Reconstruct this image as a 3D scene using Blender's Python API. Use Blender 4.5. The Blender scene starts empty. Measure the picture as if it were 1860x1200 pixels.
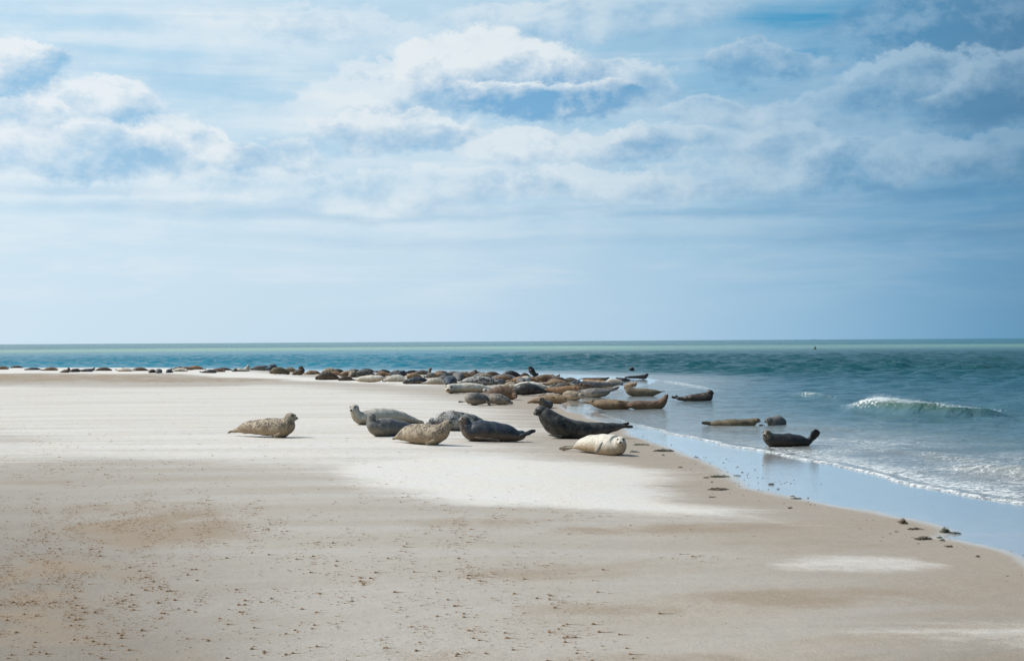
import bpy, bmesh, math, random
import numpy as np
from mathutils import Vector, Matrix, Euler

S = bpy.context.scene
COL = S.collection
R = math.radians
rng = np.random.default_rng(7)
random.seed(11)

# ------------------------------------------------------------------ camera
CAM_H = 1.75
F = 50.0 / 36.0 * 1860.0
pitch = math.atan(19.5 / F)
roll = math.atan(11.0 / 1860.0)
fwd = Vector((0, math.cos(pitch), math.sin(pitch)))
r0 = Vector((1, 0, 0))
u0 = r0.cross(fwd)
right = r0 * math.cos(roll) - u0 * math.sin(roll)
up = u0 * math.cos(roll) + r0 * math.sin(roll)
camd = bpy.data.cameras.new('camera')
cam = bpy.data.objects.new('camera', camd)
COL.objects.link(cam)
camd.lens = 50.0
camd.sensor_width = 36.0
camd.clip_start = 0.1
camd.clip_end = 120000.0
M3 = Matrix((right, up, -fwd)).transposed()
cam.matrix_world = Matrix.Translation((0, 0, CAM_H)) @ M3.to_4x4()
S.camera = cam
CP = Vector((0, 0, CAM_H))

# ------------------------------------------------------------------ exposure
S.view_settings.view_transform = 'Standard'
S.view_settings.look = 'None'
S.view_settings.exposure = 0.0
S.view_settings.gamma = 1.0
S.view_settings.use_curve_mapping = False

# ------------------------------------------------------------------ sun
SUN_EL, SUN_AZ = 50.0, -88.0         # azimuth from the view axis (+y), negative = left
sd = bpy.data.lights.new('sun', 'SUN')
sd.energy = 4.8
sd.angle = R(2.0)
sd.color = (1.0, 0.955, 0.89)
sun = bpy.data.objects.new('sun', sd)
COL.objects.link(sun)
sunv = Vector((math.sin(R(SUN_AZ)) * math.cos(R(SUN_EL)), math.cos(R(SUN_AZ)) * math.cos(R(SUN_EL)), math.sin(R(SUN_EL))))
sun.rotation_euler = sunv.to_track_quat('Z', 'Y').to_euler()
sun.location = (-20, 10, 30)

# ------------------------------------------------------------------ node helper
class NT:
    def __init__(s, tree):
        s.t = tree; s.n = tree.nodes; s.l = tree.links
    def new(s, typ, **kw):
        n = s.n.new(typ)
        for k, v in kw.items(): setattr(n, k, v)
        return n
    def put(s, sock, v):
        if v is None: return
        if isinstance(v, bpy.types.NodeSocket): s.l.new(v, sock)
        elif isinstance(v, (tuple, list)):
            v = list(v)
            if sock.type == 'RGBA' and len(v) == 3: v = v + [1]
            sock.default_value = v
        else: sock.default_value = v
    def m(s, op, a, b=None, c=None, clamp=False):
        n = s.new('ShaderNodeMath', operation=op, use_clamp=clamp)
        s.put(n.inputs[0], a); s.put(n.inputs[1], b); s.put(n.inputs[2], c)
        return n.outputs[0]
    def add(s, a, b): return s.m('ADD', a, b)
    def sub(s, a, b): return s.m('SUBTRACT', a, b)
    def mul(s, a, b): return s.m('MULTIPLY', a, b)
    def vm(s, op, a, b=None, c=None):
        n = s.new('ShaderNodeVectorMath', operation=op)
        s.put(n.inputs[0], a); s.put(n.inputs[1], b)
        if c is not None: s.put(n.inputs[2], c)
        return n.outputs['Value'] if op in ('LENGTH', 'DOT_PRODUCT', 'DISTANCE') else n.outputs[0]
    def mr(s, v, a, b, c=0.0, d=1.0, smooth=True):
        n = s.new('ShaderNodeMapRange')
        if smooth: n.interpolation_type = 'SMOOTHSTEP'
        s.put(n.inputs[0], v); s.put(n.inputs[1], a); s.put(n.inputs[2], b); s.put(n.inputs[3], c); s.put(n.inputs[4], d)
        return n.outputs[0]
    def mix(s, f, a, b, mode='MIX'):
        n = s.new('ShaderNodeMix', data_type='RGBA', blend_type=mode)
        s.put(n.inputs[0], f); s.put(n.inputs[6], a); s.put(n.inputs[7], b)
        return n.outputs[2]
    def noise(s, vec, scale, detail=4, rough=0.5, dist=0.0, color=False):
        n = s.new('ShaderNodeTexNoise')
        s.put(n.inputs['Vector'], vec)
        n.inputs['Scale'].default_value = scale; n.inputs['Detail'].default_value = detail
        n.inputs['Roughness'].default_value = rough; n.inputs['Distortion'].default_value = dist
        return n.outputs['Color'] if color else n.outputs[0]
    def vor(s, vec, scale, feature='F1', rand=1.0, out='Distance'):
        n = s.new('ShaderNodeTexVoronoi', feature=feature)
        s.put(n.inputs['Vector'], vec); n.inputs['Scale'].default_value = scale
        n.inputs['Randomness'].default_value = rand
        return n.outputs[out]
    def sep(s, v):
        n = s.new('ShaderNodeSeparateXYZ'); s.put(n.inputs[0], v); return n.outputs
    def com(s, x, y, z=0.0):
        n = s.new('ShaderNodeCombineXYZ'); s.put(n.inputs[0], x); s.put(n.inputs[1], y); s.put(n.inputs[2], z)
        return n.outputs[0]
    def attr(s, name, out='Fac'):
        n = s.new('ShaderNodeAttribute'); n.attribute_name = name; return n.outputs[out]
    def ramp(s, f, stops, interp='LINEAR'):
        n = s.new('ShaderNodeValToRGB'); e = n.color_ramp.elements; n.color_ramp.interpolation = interp
        while len(e) < len(stops): e.new(0.5)
        for i, (p, c) in enumerate(stops):
            e[i].position = p; e[i].color = (*c, 1)
        s.put(n.inputs[0], f)
        return n.outputs[0]
    def bump(s, h, strength, dist, nrm=None):
        n = s.new('ShaderNodeBump'); n.inputs['Strength'].default_value = strength
        n.inputs['Distance'].default_value = dist; s.put(n.inputs['Height'], h)
        if nrm is not None: s.put(n.inputs['Normal'], nrm)
        return n.outputs[0]

def new_mat(name):
    m = bpy.data.materials.new(name); m.use_nodes = True
    m.node_tree.nodes.clear()
    nt = NT(m.node_tree)
    out = nt.new('ShaderNodeOutputMaterial')
    b = nt.new('ShaderNodeBsdfPrincipled')
    nt.l.new(b.outputs[0], out.inputs[0])
    return m, nt, b, out

def lin(r, g, b):
    f = lambda c: ((c/255+0.055)/1.055)**2.4 if c/255 > 0.04045 else c/255/12.92
    return (f(r), f(g), f(b))

# ------------------------------------------------------------------ sky
W = bpy.data.worlds.new('World'); S.world = W; W.use_nodes = True
W.node_tree.nodes.clear()
w = NT(W.node_tree)
wo = w.new('ShaderNodeOutputWorld'); bg = w.new('ShaderNodeBackground')
w.l.new(bg.outputs[0], wo.inputs[0])
sky = w.new('ShaderNodeTexSky', sky_type='NISHITA')
sky.sun_disc = False
sky.sun_elevation = R(SUN_EL); sky.sun_rotation = R(SUN_AZ)
sky.air_density = 1.0; sky.dust_density = 1.0; sky.ozone_density = 1.5
BGS = 0.1
bg.inputs[1].default_value = BGS
dirv = w.new('ShaderNodeTexCoord').outputs['Generated']
dirn = w.vm('NORMALIZE', dirv)
dx, dy, dz = w.sep(dirn)
az = w.m('ARCTAN2', dx, dy)
el = w.m('ARCSINE', dz)
UV = w.com(az, el, 0)
P3 = w.vm('MULTIPLY', dirn, (1.0, 1.0, 1.5))
def azel(px, py):
    d = fwd * F + right * (px - 930) + up * (600 - py)
    return math.atan2(d.x, d.y), math.atan2(d.z, math.hypot(d.x, d.y))
# noise that billows the cloud outlines, coarse to fine
wA_ = w.vm('SUBTRACT', w.noise(P3, 11.0, 10, 0.60, color=True), (0.5, 0.5, 0.5))
wB_ = w.vm('SUBTRACT', w.noise(P3, 38.0, 8, 0.62, color=True), (0.5, 0.5, 0.5))
UVW = w.vm('ADD', w.vm('ADD', UV, w.vm('MULTIPLY', wA_, (0.075, 0.045, 0))), w.vm('MULTIPLY', wB_, (0.034, 0.028, 0)))
UVS = w.vm('ADD', UV, w.vm('MULTIPLY', wA_, (0.14, 0.020, 0)))      # stretched flat for veils and bases
def qvec(vec, px, py, rx, ry):
    a, e = azel(px, py)
    return w.vm('MULTIPLY', w.vm('SUBTRACT', vec, (a, e, 0)), (F / rx, F / ry, 0))
def dens(v):
    return w.noise(v, 17.0, 12, 0.60, 0.1)
d0 = dens(P3)
d1 = dens(w.vm('ADD', P3, (-0.009, 0.0, 0.018)))
relief = w.mul(w.sub(d0, d1), 6.0)
big = w.noise(w.vm('MULTIPLY', P3, (1, 1, 3.0)), 4.0, 6, 0.55)
streak = w.noise(w.vm('MULTIPLY', P3, (1, 1, 7.0)), 4.5, 8, 0.58, 0.5)
g = w.mr(az, -0.42, 0.46, 0.0, 1.0, smooth=False)
pale = w.ramp(g, [(0.0, lin(212,233,246)), (0.42, lin(198,222,238)), (0.62, lin(164,200,224)), (0.82, lin(108,158,194)), (1.0, lin(66,118,154))])
low = w.ramp(g, [(0.0, lin(212,232,245)), (0.42, lin(194,219,238)), (0.60, lin(172,204,228)), (0.72, lin(144,186,216)), (0.84, lin(108,158,194)), (1.0, lin(66,120,154))])
white = w.ramp(g, [(0.0, lin(240,245,248)), (0.5, lin(230,238,242)), (0.75, lin(170,199,220)), (1.0, lin(112,148,176))])
shade = w.ramp(g, [(0.0, lin(152,198,230)), (0.5, lin(118,172,212)), (0.75, lin(92,148,188)), (1.0, lin(56,98,132))])
blue = w.ramp(g, [(0.0, lin(160,212,242)), (0.5, lin(104,178,218)), (0.78, lin(52,144,190)), (1.0, lin(46,118,160))])
c = w.mix(w.mr(el, 0.0, 0.10), low, pale)
vis = w.mr(el, 0.04, 0.12)
# thin high cloud, everywhere
c = w.mix(w.mul(w.mul(w.mr(big, 0.60, 0.38), vis), 0.30), c, blue)
c = w.mix(w.mul(w.mul(w.mr(streak, 0.44, 0.66), vis), 0.38), c, white)
for q_ in [(120,40,170,16,.45),(330,150,130,20,.3),(470,195,140,20,.2),(1480,28,190,26,1.0),(1600,74,150,24,.75),(1200,10,120,14,.5),(250,95,160,8,.3),(1340,165,100,16,.4)]:
    l = w.vm('LENGTH', qvec(UVS, *q_[:4])); c = w.mix(w.mr(l, 1.5, 0.3, 0, q_[4]), c, blue)
# flat grey-blue bars low over the sea
for q_ in [(330,378,260,12,.35),(520,397,240,10,.25),(820,392,320,10,.25),(1300,385,220,12,.4),(1650,420,260,16,.3),(900,440,500,14,.15),(150,345,200,8,.3),(1650,355,150,12,.5)]:
    l = w.vm('LENGTH', qvec(UVS, *q_[:4])); c = w.mix(w.mr(l, 1.5, 0.2, 0, q_[4]), c, shade)
c = w.mix(w.mul(w.mr(w.noise(w.vm('MULTIPLY', P3, (1.2, 1.2, 7.0)), 6.0, 9, 0.6, 0.4), 0.42, 0.66), w.mul(w.mr(el, 0.008, 0.05), 0.30)), c, white)
# cumulus: (x, y, half width, half height, opacity, brightness bias, lower shade)
CUMULUS = [
 (640,350,420,44,.40,.50,.4),(1080,352,220,40,.45,.45,.5),(1330,330,200,44,.35,.35,.5),
 (1080,38,260,50,.45,.35,.6),(1500,205,150,40,.40,.30,.6),(560,60,260,36,.30,.7,.2),
 (150,285,330,52,.75,.20,.8),(340,262,120,48,.75,.38,.7),(470,290,110,34,.55,.5,.5),
 (150,200,150,52,.80,.20,1.25),(10,215,90,60,.7,.5,.7),(20,125,105,58,.90,.14,1.4),
 (1430,290,110,70,.55,.42,.6),(1570,305,110,58,.60,-.05,.8),(1700,295,110,56,.60,.35,.9),(1800,300,110,60,.45,.10,.8),
 (1400,118,125,38,.65,-.12,.3),(1310,212,110,38,.50,.22,.6),
 (1790,50,260,100,.85,-.30,.35),(1650,150,120,66,.80,.14,1.2),(1805,175,120,80,.85,-.04,1.2),
 (700,180,150,62,.55,.52,.6),(620,215,110,44,.45,.55,.5),(1110,170,120,62,.65,.28,.9),(905,150,195,92,.95,.14,1.6),(1000,186,165,46,.92,-.16,1.2),
 (720,252,190,44,.72,.32,1.0),(1020,278,175,46,.68,.48,.9),(1190,262,120,34,.5,.3,.8),
]
for x_, y_, rx_, ry_, op, bi, ls in CUMULUS:
    q = qvec(UVW, x_, y_, rx_, ry_)
    qx, qy, _z = w.sep(q)
    # flat base: the lower half is squashed
    qy2 = w.m('MAXIMUM', qy, w.mul(qy, -1.55))
    l = w.vm('LENGTH', w.com(qx, qy2, 0))
    a_ = w.mul(w.mr(l, w.mr(qy, -0.4, 0.4, 1.30, 1.06), w.mr(qy, -0.4, 0.4, 0.62, 0.90)), op)
    lit = w.add(w.add(0.25+bi, w.mul(qy, 0.52*ls)), w.add(w.mul(qx, -0.24*ls), w.mul(relief, 0.42)))
    rim = w.mul(w.mr(l, 0.55, 1.0), w.mr(qy, -0.2, 0.5, 0, 0.40))
    lit = w.m('ADD', lit, rim, clamp=True)
    c = w.mix(a_, c, w.mix(lit, shade, white))
# the same broken relief over everything above the haze
rel_all = w.mul(w.mul(relief, vis), 0.5)
c = w.mix(w.m('MULTIPLY', rel_all, 0.35, clamp=True), c, white)
c = w.mix(w.m('MULTIPLY', rel_all, -0.32, clamp=True), c, shade)
# the clear-air part comes from the physical sky; cloud light is given in the same units
emul = w.new('ShaderNodeVectorMath', operation='SCALE'); w.put(emul.inputs[0], c); emul.inputs['Scale'].default_value = 1.0 / BGS
c2 = w.mix(0.04, emul.outputs[0], sky.outputs[0])
w.put(bg.inputs[0], c2)

# ------------------------------------------------------------------ pixel -> world
def pixray(px, py):
    return fwd + right * ((px - 930) / F) + up * ((600 - py) / F)
def onz(px, py, z=0.0):
    d = pixray(px, py); t = (z - CAM_H) / d.z
    return CP + d * t
def aty(px, py, y):
    d = pixray(px, py); return CP + d * (y / d.y)
# ------------------------------------------------------------------ numpy noise
class VN:
    def __init__(s, seed):
        s.g = np.random.default_rng(seed).random((257, 257))
        s.g[256, :] = s.g[0, :]; s.g[:, 256] = s.g[:, 0]
    def __call__(s, x, y):
        xi = np.floor(x).astype(int); yi = np.floor(y).astype(int)
        fx = x - xi; fy = y - yi
        fx = fx*fx*(3-2*fx); fy = fy*fy*(3-2*fy)
        xi &= 255; yi &= 255
        a = s.g[xi, yi]; b = s.g[xi+1, yi]; c = s.g[xi, yi+1]; d = s.g[xi+1, yi+1]
        return (a*(1-fx)+b*fx)*(1-fy)+(c*(1-fx)+d*fx)*fy
vn1, vn2, vn3 = VN(1), VN(2), VN(3)
def fbm(n, x, y, o=4):
    r = 0; a = 1; t = 0
    for i in range(o):
        r = r + a*n(x*2**i + 17.3*i, y*2**i + 9.1*i); t += a; a *= .5
    return r/t
def sst(a, b, x):
    t = np.clip((x-a)/(b-a), 0, 1); return t*t*(3-2*t)

# ------------------------------------------------------------------ shoreline contours
ZW, ZE = -0.15, -0.105
def px_line(pts, z): return [tuple(onz(x, y, z)[:2]) for x, y in pts]
Wpx = [(2300,985),(1990,932),(1860,914),(1700,890),(1590,862),(1500,843),(1400,822),(1330,810),(1250,795),(1180,779),(1130,764),
       (1085,748),(1070,737),(1092,726),(1110,714),(1150,705),(1185,696),(1200,690),(1160,684),(1060,680),(960,676.5),(780,673.5),(560,671.5),(300,669.8),(0,669)]
Epx = [(2300,1120),(1990,1062),(1900,1046),(1860,1030),(1838,1012),(1800,998),(1760,990),(1720,982),(1665,976),(1690,966),(1700,962),(1640,946),(1560,928),(1500,918),(1440,908),(1385,897),(1340,885),(1312,868),(1290,858),(1268,842),(1235,828),
       (1195,812),(1165,798),(1135,790),(1118,780),(1100,770),(1070,760),(1030,748),(1010,738),(1005,728),(1000,715),(1010,700),(1000,690),(940,683),(780,679),(560,676),(300,673),(0,672)]
Wl = [(60,-80),(26,-6)] + px_line(Wpx, ZW) + [(-90,118),(-400,190),(-4000,500)]
El = [(48,-80),(14,-6)] + px_line(Epx, ZE) + [(-90,113),(-400,183),(-4000,492)]
def sdist(line, X, Y, close):
    P = np.array(line); d2 = np.full(X.shape, 1e18)
    for a, b in zip(P[:-1], P[1:]):
        ab = b-a; t = np.clip(((X-a[0])*ab[0]+(Y-a[1])*ab[1])/(ab@ab+1e-12), 0, 1)
        d2 = np.minimum(d2, (X-a[0]-t*ab[0])**2+(Y-a[1]-t*ab[1])**2)
    Q = np.array(list(line)+list(close)); ins = np.zeros(X.shape, bool)
    for i in range(len(Q)):
        x1, y1 = Q[i]; x2, y2 = Q[(i+1) % len(Q)]
        if y1 == y2: continue
        c = ((y1 > Y) != (y2 > Y)) & (X < (x2-x1)*(Y-y1)/(y2-y1)+x1)
        ins ^= c
    d = np.sqrt(d2)
    return np.where(ins, d, -d)
CLOSE = [(-4000, -4000), (60, -4000)]
def shore(X, Y):
    r = np.hypot(X, Y)
    wob = (fbm(vn1, X*0.9+40, Y*0.9+40, 4)-.5)
    w_ = sdist(Wl, X, Y, CLOSE) + wob*0.42
    e_ = sdist(El, X, Y, CLOSE) + (fbm(vn2, X*1.1+10, Y*0.7+70, 4)-.5)*0.40
    return w_, e_
def ground_h(X, Y, we=None):
    X = np.asarray(X, float); Y = np.asarray(Y, float)
    w_, e_ = we if we else shore(X, Y)
    dry = ZE + (0-ZE)*sst(0, 5.5, e_)
    t = np.clip(w_/np.maximum(w_-e_, 1e-3), 0, 1)
    wet = ZW + (ZE-ZW)*t
    sea = ZW - np.minimum(-w_*0.05, 1.2)
    z = np.where(e_ > 0, dry, np.where(w_ > 0, wet, sea))
    land = sst(0, 4, e_)
    z = z + land*0.20*sst(-9, -20, X)*sst(55, 89, Y)*sst(98, 92, Y)
    z = z + land*0.035*(fbm(vn3, X*0.12+5, Y*0.12+5, 3)-.5)
    return z
def gh(x, y): return float(ground_h(np.array([x]), np.array([y]))[0])
def at(px, py):
    z = 0.0
    for i in range(40):
        p = onz(px, py, z); z = z*0.5+0.5*max(gh(p.x, p.y), ZW)
    return onz(px, py, z)

# ------------------------------------------------------------------ breaking waves: (crest line px..., heights, front w, back w, foam)
def wl(pts): return [(*onz(x, y, ZW)[:2], h, f) for x, y, h, f in pts]
BREAKERS = [
  (wl([(1440,738,0,0),(1528,742,.06,0),(1562,745,.20,.85),(1585,748,.31,.88),(1610,752,.37,.42),(1660,757,.36,.34),(1720,759,.29,.30),(1780,759,.22,.12),(1830,758,.15,0),(1920,757,.08,0),(2050,757,0,0)]), .30, 1.5, .55),
  (wl([(1425,720,0,0),(1455,723,.16,.6),(1470,724,.20,.7),(1500,728,.16,.2),(1530,731,.08,0),(1555,733,0,0)]), .25, 1.1, .4),
  (wl([(1570,668,0,0),(1590,669,.16,.4),(1625,669.5,.16,.4),(1660,669,0,0)]), .5, 2.5, .4),
  (wl([(1690,670,0,0),(1725,671,.16,.35),(1760,671,.20,.45),(1800,671,.18,.4),(1830,670.5,.14,.1),(1850,670.5,.18,.4),(1900,670,.14,.3),(1960,670,0,0)]), .5, 2.5, .4),
  (wl([(1380,667,0,0),(1400,668,.12,.4),(1420,669,.12,.3),(1440,669,0,0)]), .5, 2.2, .3),
  (wl([(1470,668,0,0),(1500,669,.12,.15),(1540,670,.12,.25),(1560,670,0,0)]), .5, 2.5, .3),
  (wl([(1690,848,0,0),(1740,853,.05,.3),(1800,860,.09,.42),(1870,868,.11,.45),(1990,885,.10,.4),(2100,900,0,0)]), .20, .5, .15),
  (wl([(1560,815,0,0),(1620,822,.05,.3),(1700,832,.06,.4),(1790,842,.04,.3),(1850,850,0,0)]), .20, .5, .15),
  (wl([(1300,776,0,0),(1345,779,.035,.25),(1400,780,.03,.3),(1480,779,.04,.35),(1560,782,.045,.2),(1640,786,0,0)]), .20, .6, .1),
  (wl([(1240,724,0,0),(1300,729,.03,.1),(1380,733,.04,.15),(1450,739,.03,.1),(1500,745,0,0)]), .3, .9, .1),
  (wl([(1180,690,0,0),(1215,694,.05,.62),(1250,701,.05,.7),(1285,708,.05,.62),(1300,714,.03,.4),(1296,722,0,0)]), .5, 1.2, .1),
  (wl([(1190,706,0,0),(1215,709,.02,.8),(1250,712,.02,.7),(1275,716,0,0)]), .4, 1.0, .1),
  (wl([(1250,672,0,0),(1300,674,.16,.1),(1380,676,.18,.15),(1450,677,.10,.1),(1500,677,0,0)]), .5, 2.0, .2),
  (wl([(1560,700,0,0),(1640,703,.10,0),(1740,705,.12,0),(1850,705,0,0)]), .5, 1.6, .2),
]
def breaker_field(X, Y):
    H = np.zeros(X.shape); FO = np.zeros(X.shape); SH = np.zeros(X.shape)
    for pts, wf, wb, shf in BREAKERS:
        P = np.array(pts); best = np.full(X.shape, 1e9); sgn = np.zeros(X.shape); hh = np.zeros(X.shape); ff = np.zeros(X.shape)
        jit = (fbm(vn2, X*1.3, Y*1.3+50, 3)-.5)*0.35*wb
        for a, b in zip(P[:-1], P[1:]):
            ab = b[:2]-a[:2]; L2 = ab@ab
            t = np.clip(((X-a[0])*ab[0]+(Y-a[1])*ab[1])/L2, 0, 1)
            ex = X-a[0]-t*ab[0]; ey = Y-a[1]-t*ab[1]
            d = np.hypot(ex, ey); m_ = d < best
            best = np.where(m_, d, best)
            nx, ny = -ab[1], ab[0]
            if ny < 0: nx, ny = -nx, -ny
            sgn = np.where(m_, np.sign(ex*nx+ey*ny), sgn)
            hh = np.where(m_, a[2]+(b[2]-a[2])*t, hh); ff = np.where(m_, a[3]+(b[3]-a[3])*t, ff)
        s = best*sgn + jit
        prof = np.where(s < 0, np.exp(-(s/wf)**2), np.exp(-(s/wb)**2))
        h = hh*prof*(0.85+0.3*fbm(vn3, X*2.5, Y*2.5, 3))
        H += h; SH = np.maximum(SH, shf*h)
        FO = np.maximum(FO, ff*np.where(s < 0, np.exp(-(s/(wf*1.3))**2), np.exp(-(s/(wb*.33))**2))*np.minimum(hh/.03, 1))
    return H, FO, SH

# ------------------------------------------------------------------ polar sheets
def sheet(name, rs, ths, fn, mat):
    RR, TT = np.meshgrid(rs, ths, indexing='ij')
    X = RR*np.sin(TT); Y = RR*np.cos(TT)
    X, Y, Z, at_ = fn(X, Y)
    nr, nt_ = RR.shape
    full = abs((ths[-1]-ths[0])-2*math.pi) < 1e-6
    co = np.stack([X, Y, Z], -1).reshape(-1, 3).astype(np.float32)
    i = np.arange(nr-1)[:, None]*nt_+np.arange(nt_-1)[None, :]
    q = np.stack([i, i+1, i+1+nt_, i+nt_], -1).reshape(-1, 4)[:, ::-1].astype(np.int32)
    me = bpy.data.meshes.new(name)
    me.vertices.add(len(co)); me.vertices.foreach_set('co', co.ravel())
    me.loops.add(q.size); me.loops.foreach_set('vertex_index', q.ravel())
    me.polygons.add(len(q)); me.polygons.foreach_set('loop_start', np.arange(0, q.size, 4, dtype=np.int32))
    me.polygons.foreach_set('use_smooth', np.ones(len(q), bool))
    for k, v in at_.items():
        a = me.attributes.new(k, 'FLOAT', 'POINT'); a.data.foreach_set('value', v.astype(np.float32).ravel())
    me.update(); me.validate()
    if me.polygons[0].normal.z < 0: me.flip_normals()
    me.materials.append(mat)
    o = bpy.data.objects.new(name, me); COL.objects.link(o); o['kind'] = 'structure'
    return o
def geo(a, b, k):
    n = int(math.log(b/a)/math.log(k))+1
    return np.geomspace(a, b, n)
def thetas(dense, half=25.0):
    h = R(half)
    core = np.arange(-h, h, dense)
    sideR = np.concatenate([np.linspace(h, R(60), 26)[:-1], np.linspace(R(60), math.pi, 24)])
    sideL = -sideR[::-1]
    return np.concatenate([sideL, core[1:], sideR])

# ------------------------------------------------------------------ sand material
def poly_px(pts, z=0.0): return px_line(pts, z)
def sd_poly(pts, X, Y):
    return sdist(pts+[pts[0]], X, Y, [])
D_main = poly_px([(600,850),(640,866),(720,885),(820,903),(1000,912),(1200,922),(1440,936),(1400,920),(1330,908),(1235,896),(1205,880),(1200,862),(1190,846),(1150,834),(1080,830),(900,822),(740,825),(640,836)])
D_up = poly_px([(-200,700),(-200,842),(200,838),(430,850),(560,868),(760,893),(1000,905),(1190,880),(1150,834),(1080,825),(1010,800),(1000,760),(960,735),(800,716),(620,700),(480,698),(300,702)])
D_far = poly_px([(-300,668),(-300,683),(300,683),(520,690),(760,700),(800,694),(560,684),(400,672)])
D_lens = poly_px([(1400,1008),(1480,997),(1560,993),(1640,994),(1712,1003),(1660,1014),(1600,1018),(1500,1019),(1420,1018)])
D_bot = poly_px([(1480,1128),(1560,1112),(1700,1100),(1860,1092),(2050,1085),(2050,1175),(1860,1172),(1700,1160),(1560,1148),(1480,1140)])
TANZ = [(-60,690,460,7.5,1.1),(330,691,240,5.5,.75),(100,686,300,3,.6),(200,728,260,4,.45),(-60,1160,330,110,.55),(560,1190,500,30,.3),(270,955,200,46,.8),(100,1055,190,52,.8),(1150,945,300,16,.55),(1380,935,120,10,.6),(1560,1066,420,26,.62),(1800,1050,160,30,.45),  # the big near-left corner ellipse paints lens vignetting as darker sand
        (1000,1030,230,26,.5),(1250,1010,240,16,.45),(60,716,200,5,.6),(900,950,200,20,.4),(1100,1098,250,14,.35),(200,765,220,7,.35),(1450,968,220,10,.5),
        (60,880,160,22,.3),(1300,1190,400,18,.4),(1750,1190,200,12,.6)]
def tan_field(X, Y):
    # ellipses given by where they lie on the sand, measured in apparent size from the standing point
    V = CAM_H/np.maximum(Y, .5)*F; U = X/np.maximum(Y, .5)*F+930
    T = np.zeros(X.shape)
    for cx, cy, rx, ry, wt in TANZ:
        yh = 625.2-0.00591*cx
        d = np.hypot((U-cx)/rx, (V-(cy-yh))/ry)
        T = np.maximum(T, wt*sst(1.25, .35, d))
    T = T*(.62+.75*fbm(vn2, X*.25+3, Y*.16+60, 5))
    return np.where(Y > 2, T, 0.2)
def sand_fn(X, Y):
    w_, e_ = shore(X, Y)
    Z = ground_h(X, Y, (w_, e_))
    wp = (fbm(vn1, X*0.35, Y*0.35, 4)-.5)
    q = lambda D, s, k: sst(-s, s, sd_poly(D, X, Y)+wp*k)
    main = q(D_main, 1.3, 1.8); upz = q(D_up, 2.6, 3.0); far = q(D_far, 2.0, 3.0)
    lens = q(D_lens, .22, .45); bot = q(D_bot, .5, .9)
    dr = np.clip(np.maximum.reduce([main, upz*.58, far*.9, lens*.52, bot*.47]), 0, 1)
    tn = tan_field(X, Y)
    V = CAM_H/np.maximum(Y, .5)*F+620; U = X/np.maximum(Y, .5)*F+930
    vign = np.maximum(sst(1.5, .2, np.hypot((U+40)/520, (V-1230)/330)), .75*sst(1.5, .2, np.hypot((U-1960)/420, (V-1240)/200)))  # lens-corner darkening, painted into the sand at near left and right
    vign = np.where(Y > 2, vign, .6)*(.7+.6*fbm(vn2, X*.8, Y*.8, 4))
    return X, Y, Z, dict(sd_edge=e_, sd_water=w_, drift=dr, tan=tn, damp=np.clip(vign, 0, 1))  # the damp attribute carries the painted corner vignette
sand_mat, n, b, out = new_mat('sand')
pos = n.new('ShaderNodeNewGeometry').outputs['Position']
eA, wA, drA, tnA = n.attr('sd_edge'), n.attr('sd_water'), n.attr('drift'), n.attr('tan')
dist = n.vm('LENGTH', pos)
# wind streaks, direction bent a little from the left side of the beach to the right
px_, py_, pz_ = n.sep(pos)
turn = n.add(px_, n.mul(n.mul(px_, px_), 0.015))
sv = n.com(n.add(n.mul(px_, 0.22), n.mul(py_, 0.04)), n.sub(n.mul(py_, 1.0), n.mul(px_, 0.42)), 0)
st = n.noise(sv, 0.9, 6, 0.58, 0.5)
st2 = n.noise(n.com(n.mul(px_, 0.10), py_, 0), 1.3, 5, 0.6, 0.4)
fine = n.noise(pos, 55.0, 5, 0.7)
med = n.noise(pos, 6.0, 6, 0.65)
grain = n.noise(pos, 260.0, 2, 0.7)
patchn = n.noise(n.vm('MULTIPLY', pos, (1.0, 0.8, 1)), 1.1, 6, 0.62, 0.7)
damp = lin(206, 189, 170); damp = (0.315, 0.278, 0.235)
tanc = (0.258, 0.203, 0.148)
pale_c = (0.378, 0.352, 0.320)
drift_c = (0.53, 0.512, 0.490)
drift_w = (0.545, 0.505, 0.455)
drE = n.mr(n.add(n.add(drA, n.mul(n.sub(st2, 0.5), n.mr(drA, 0.3, 0.9, 0.9, 0.2))), n.add(n.mul(n.sub(med, 0.5), 0.45), n.mul(n.sub(fine, 0.5), 0.75))), 0.18, 0.78)
tanE = n.mr(n.add(n.add(n.mul(tnA, n.mr(patchn, 0.25, 0.6, 0.25, 1.0)), n.mul(n.sub(st, 0.5), 1.1)), n.add(n.mul(n.sub(patchn, 0.5), 0.9), n.mul(n.sub(fine, 0.5), 0.9))), 0.10, 0.80)
col = n.mix(n.add(n.mul(n.mr(st2, 0.28, 0.72), 0.6), n.mul(n.mr(st, 0.3, 0.7), 0.4)), damp, pale_c)
col = n.mix(n.mul(n.attr('damp'), 0.95), col, (0.175, 0.152, 0.126))  # painted vignette: darkens the sand colour in both near corners
rs_ = n.mr(px_, -1.0, 2.5)
col = n.mix(n.mul(n.mul(rs_, n.mr(st, 0.42, 0.62)), 0.55), col, (0.285, 0.225, 0.165))
col = n.mix(n.mul(n.mul(rs_, n.mr(st, 0.46, 0.30)), 0.35), col, (0.40, 0.385, 0.37))
col = n.mix(n.mul(tanE, 0.85), col, tanc)
dcol = n.mix(n.mr(patchn, 0.3, 0.7), drift_c, drift_w)
col = n.mix(drE, col, dcol)
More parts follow.
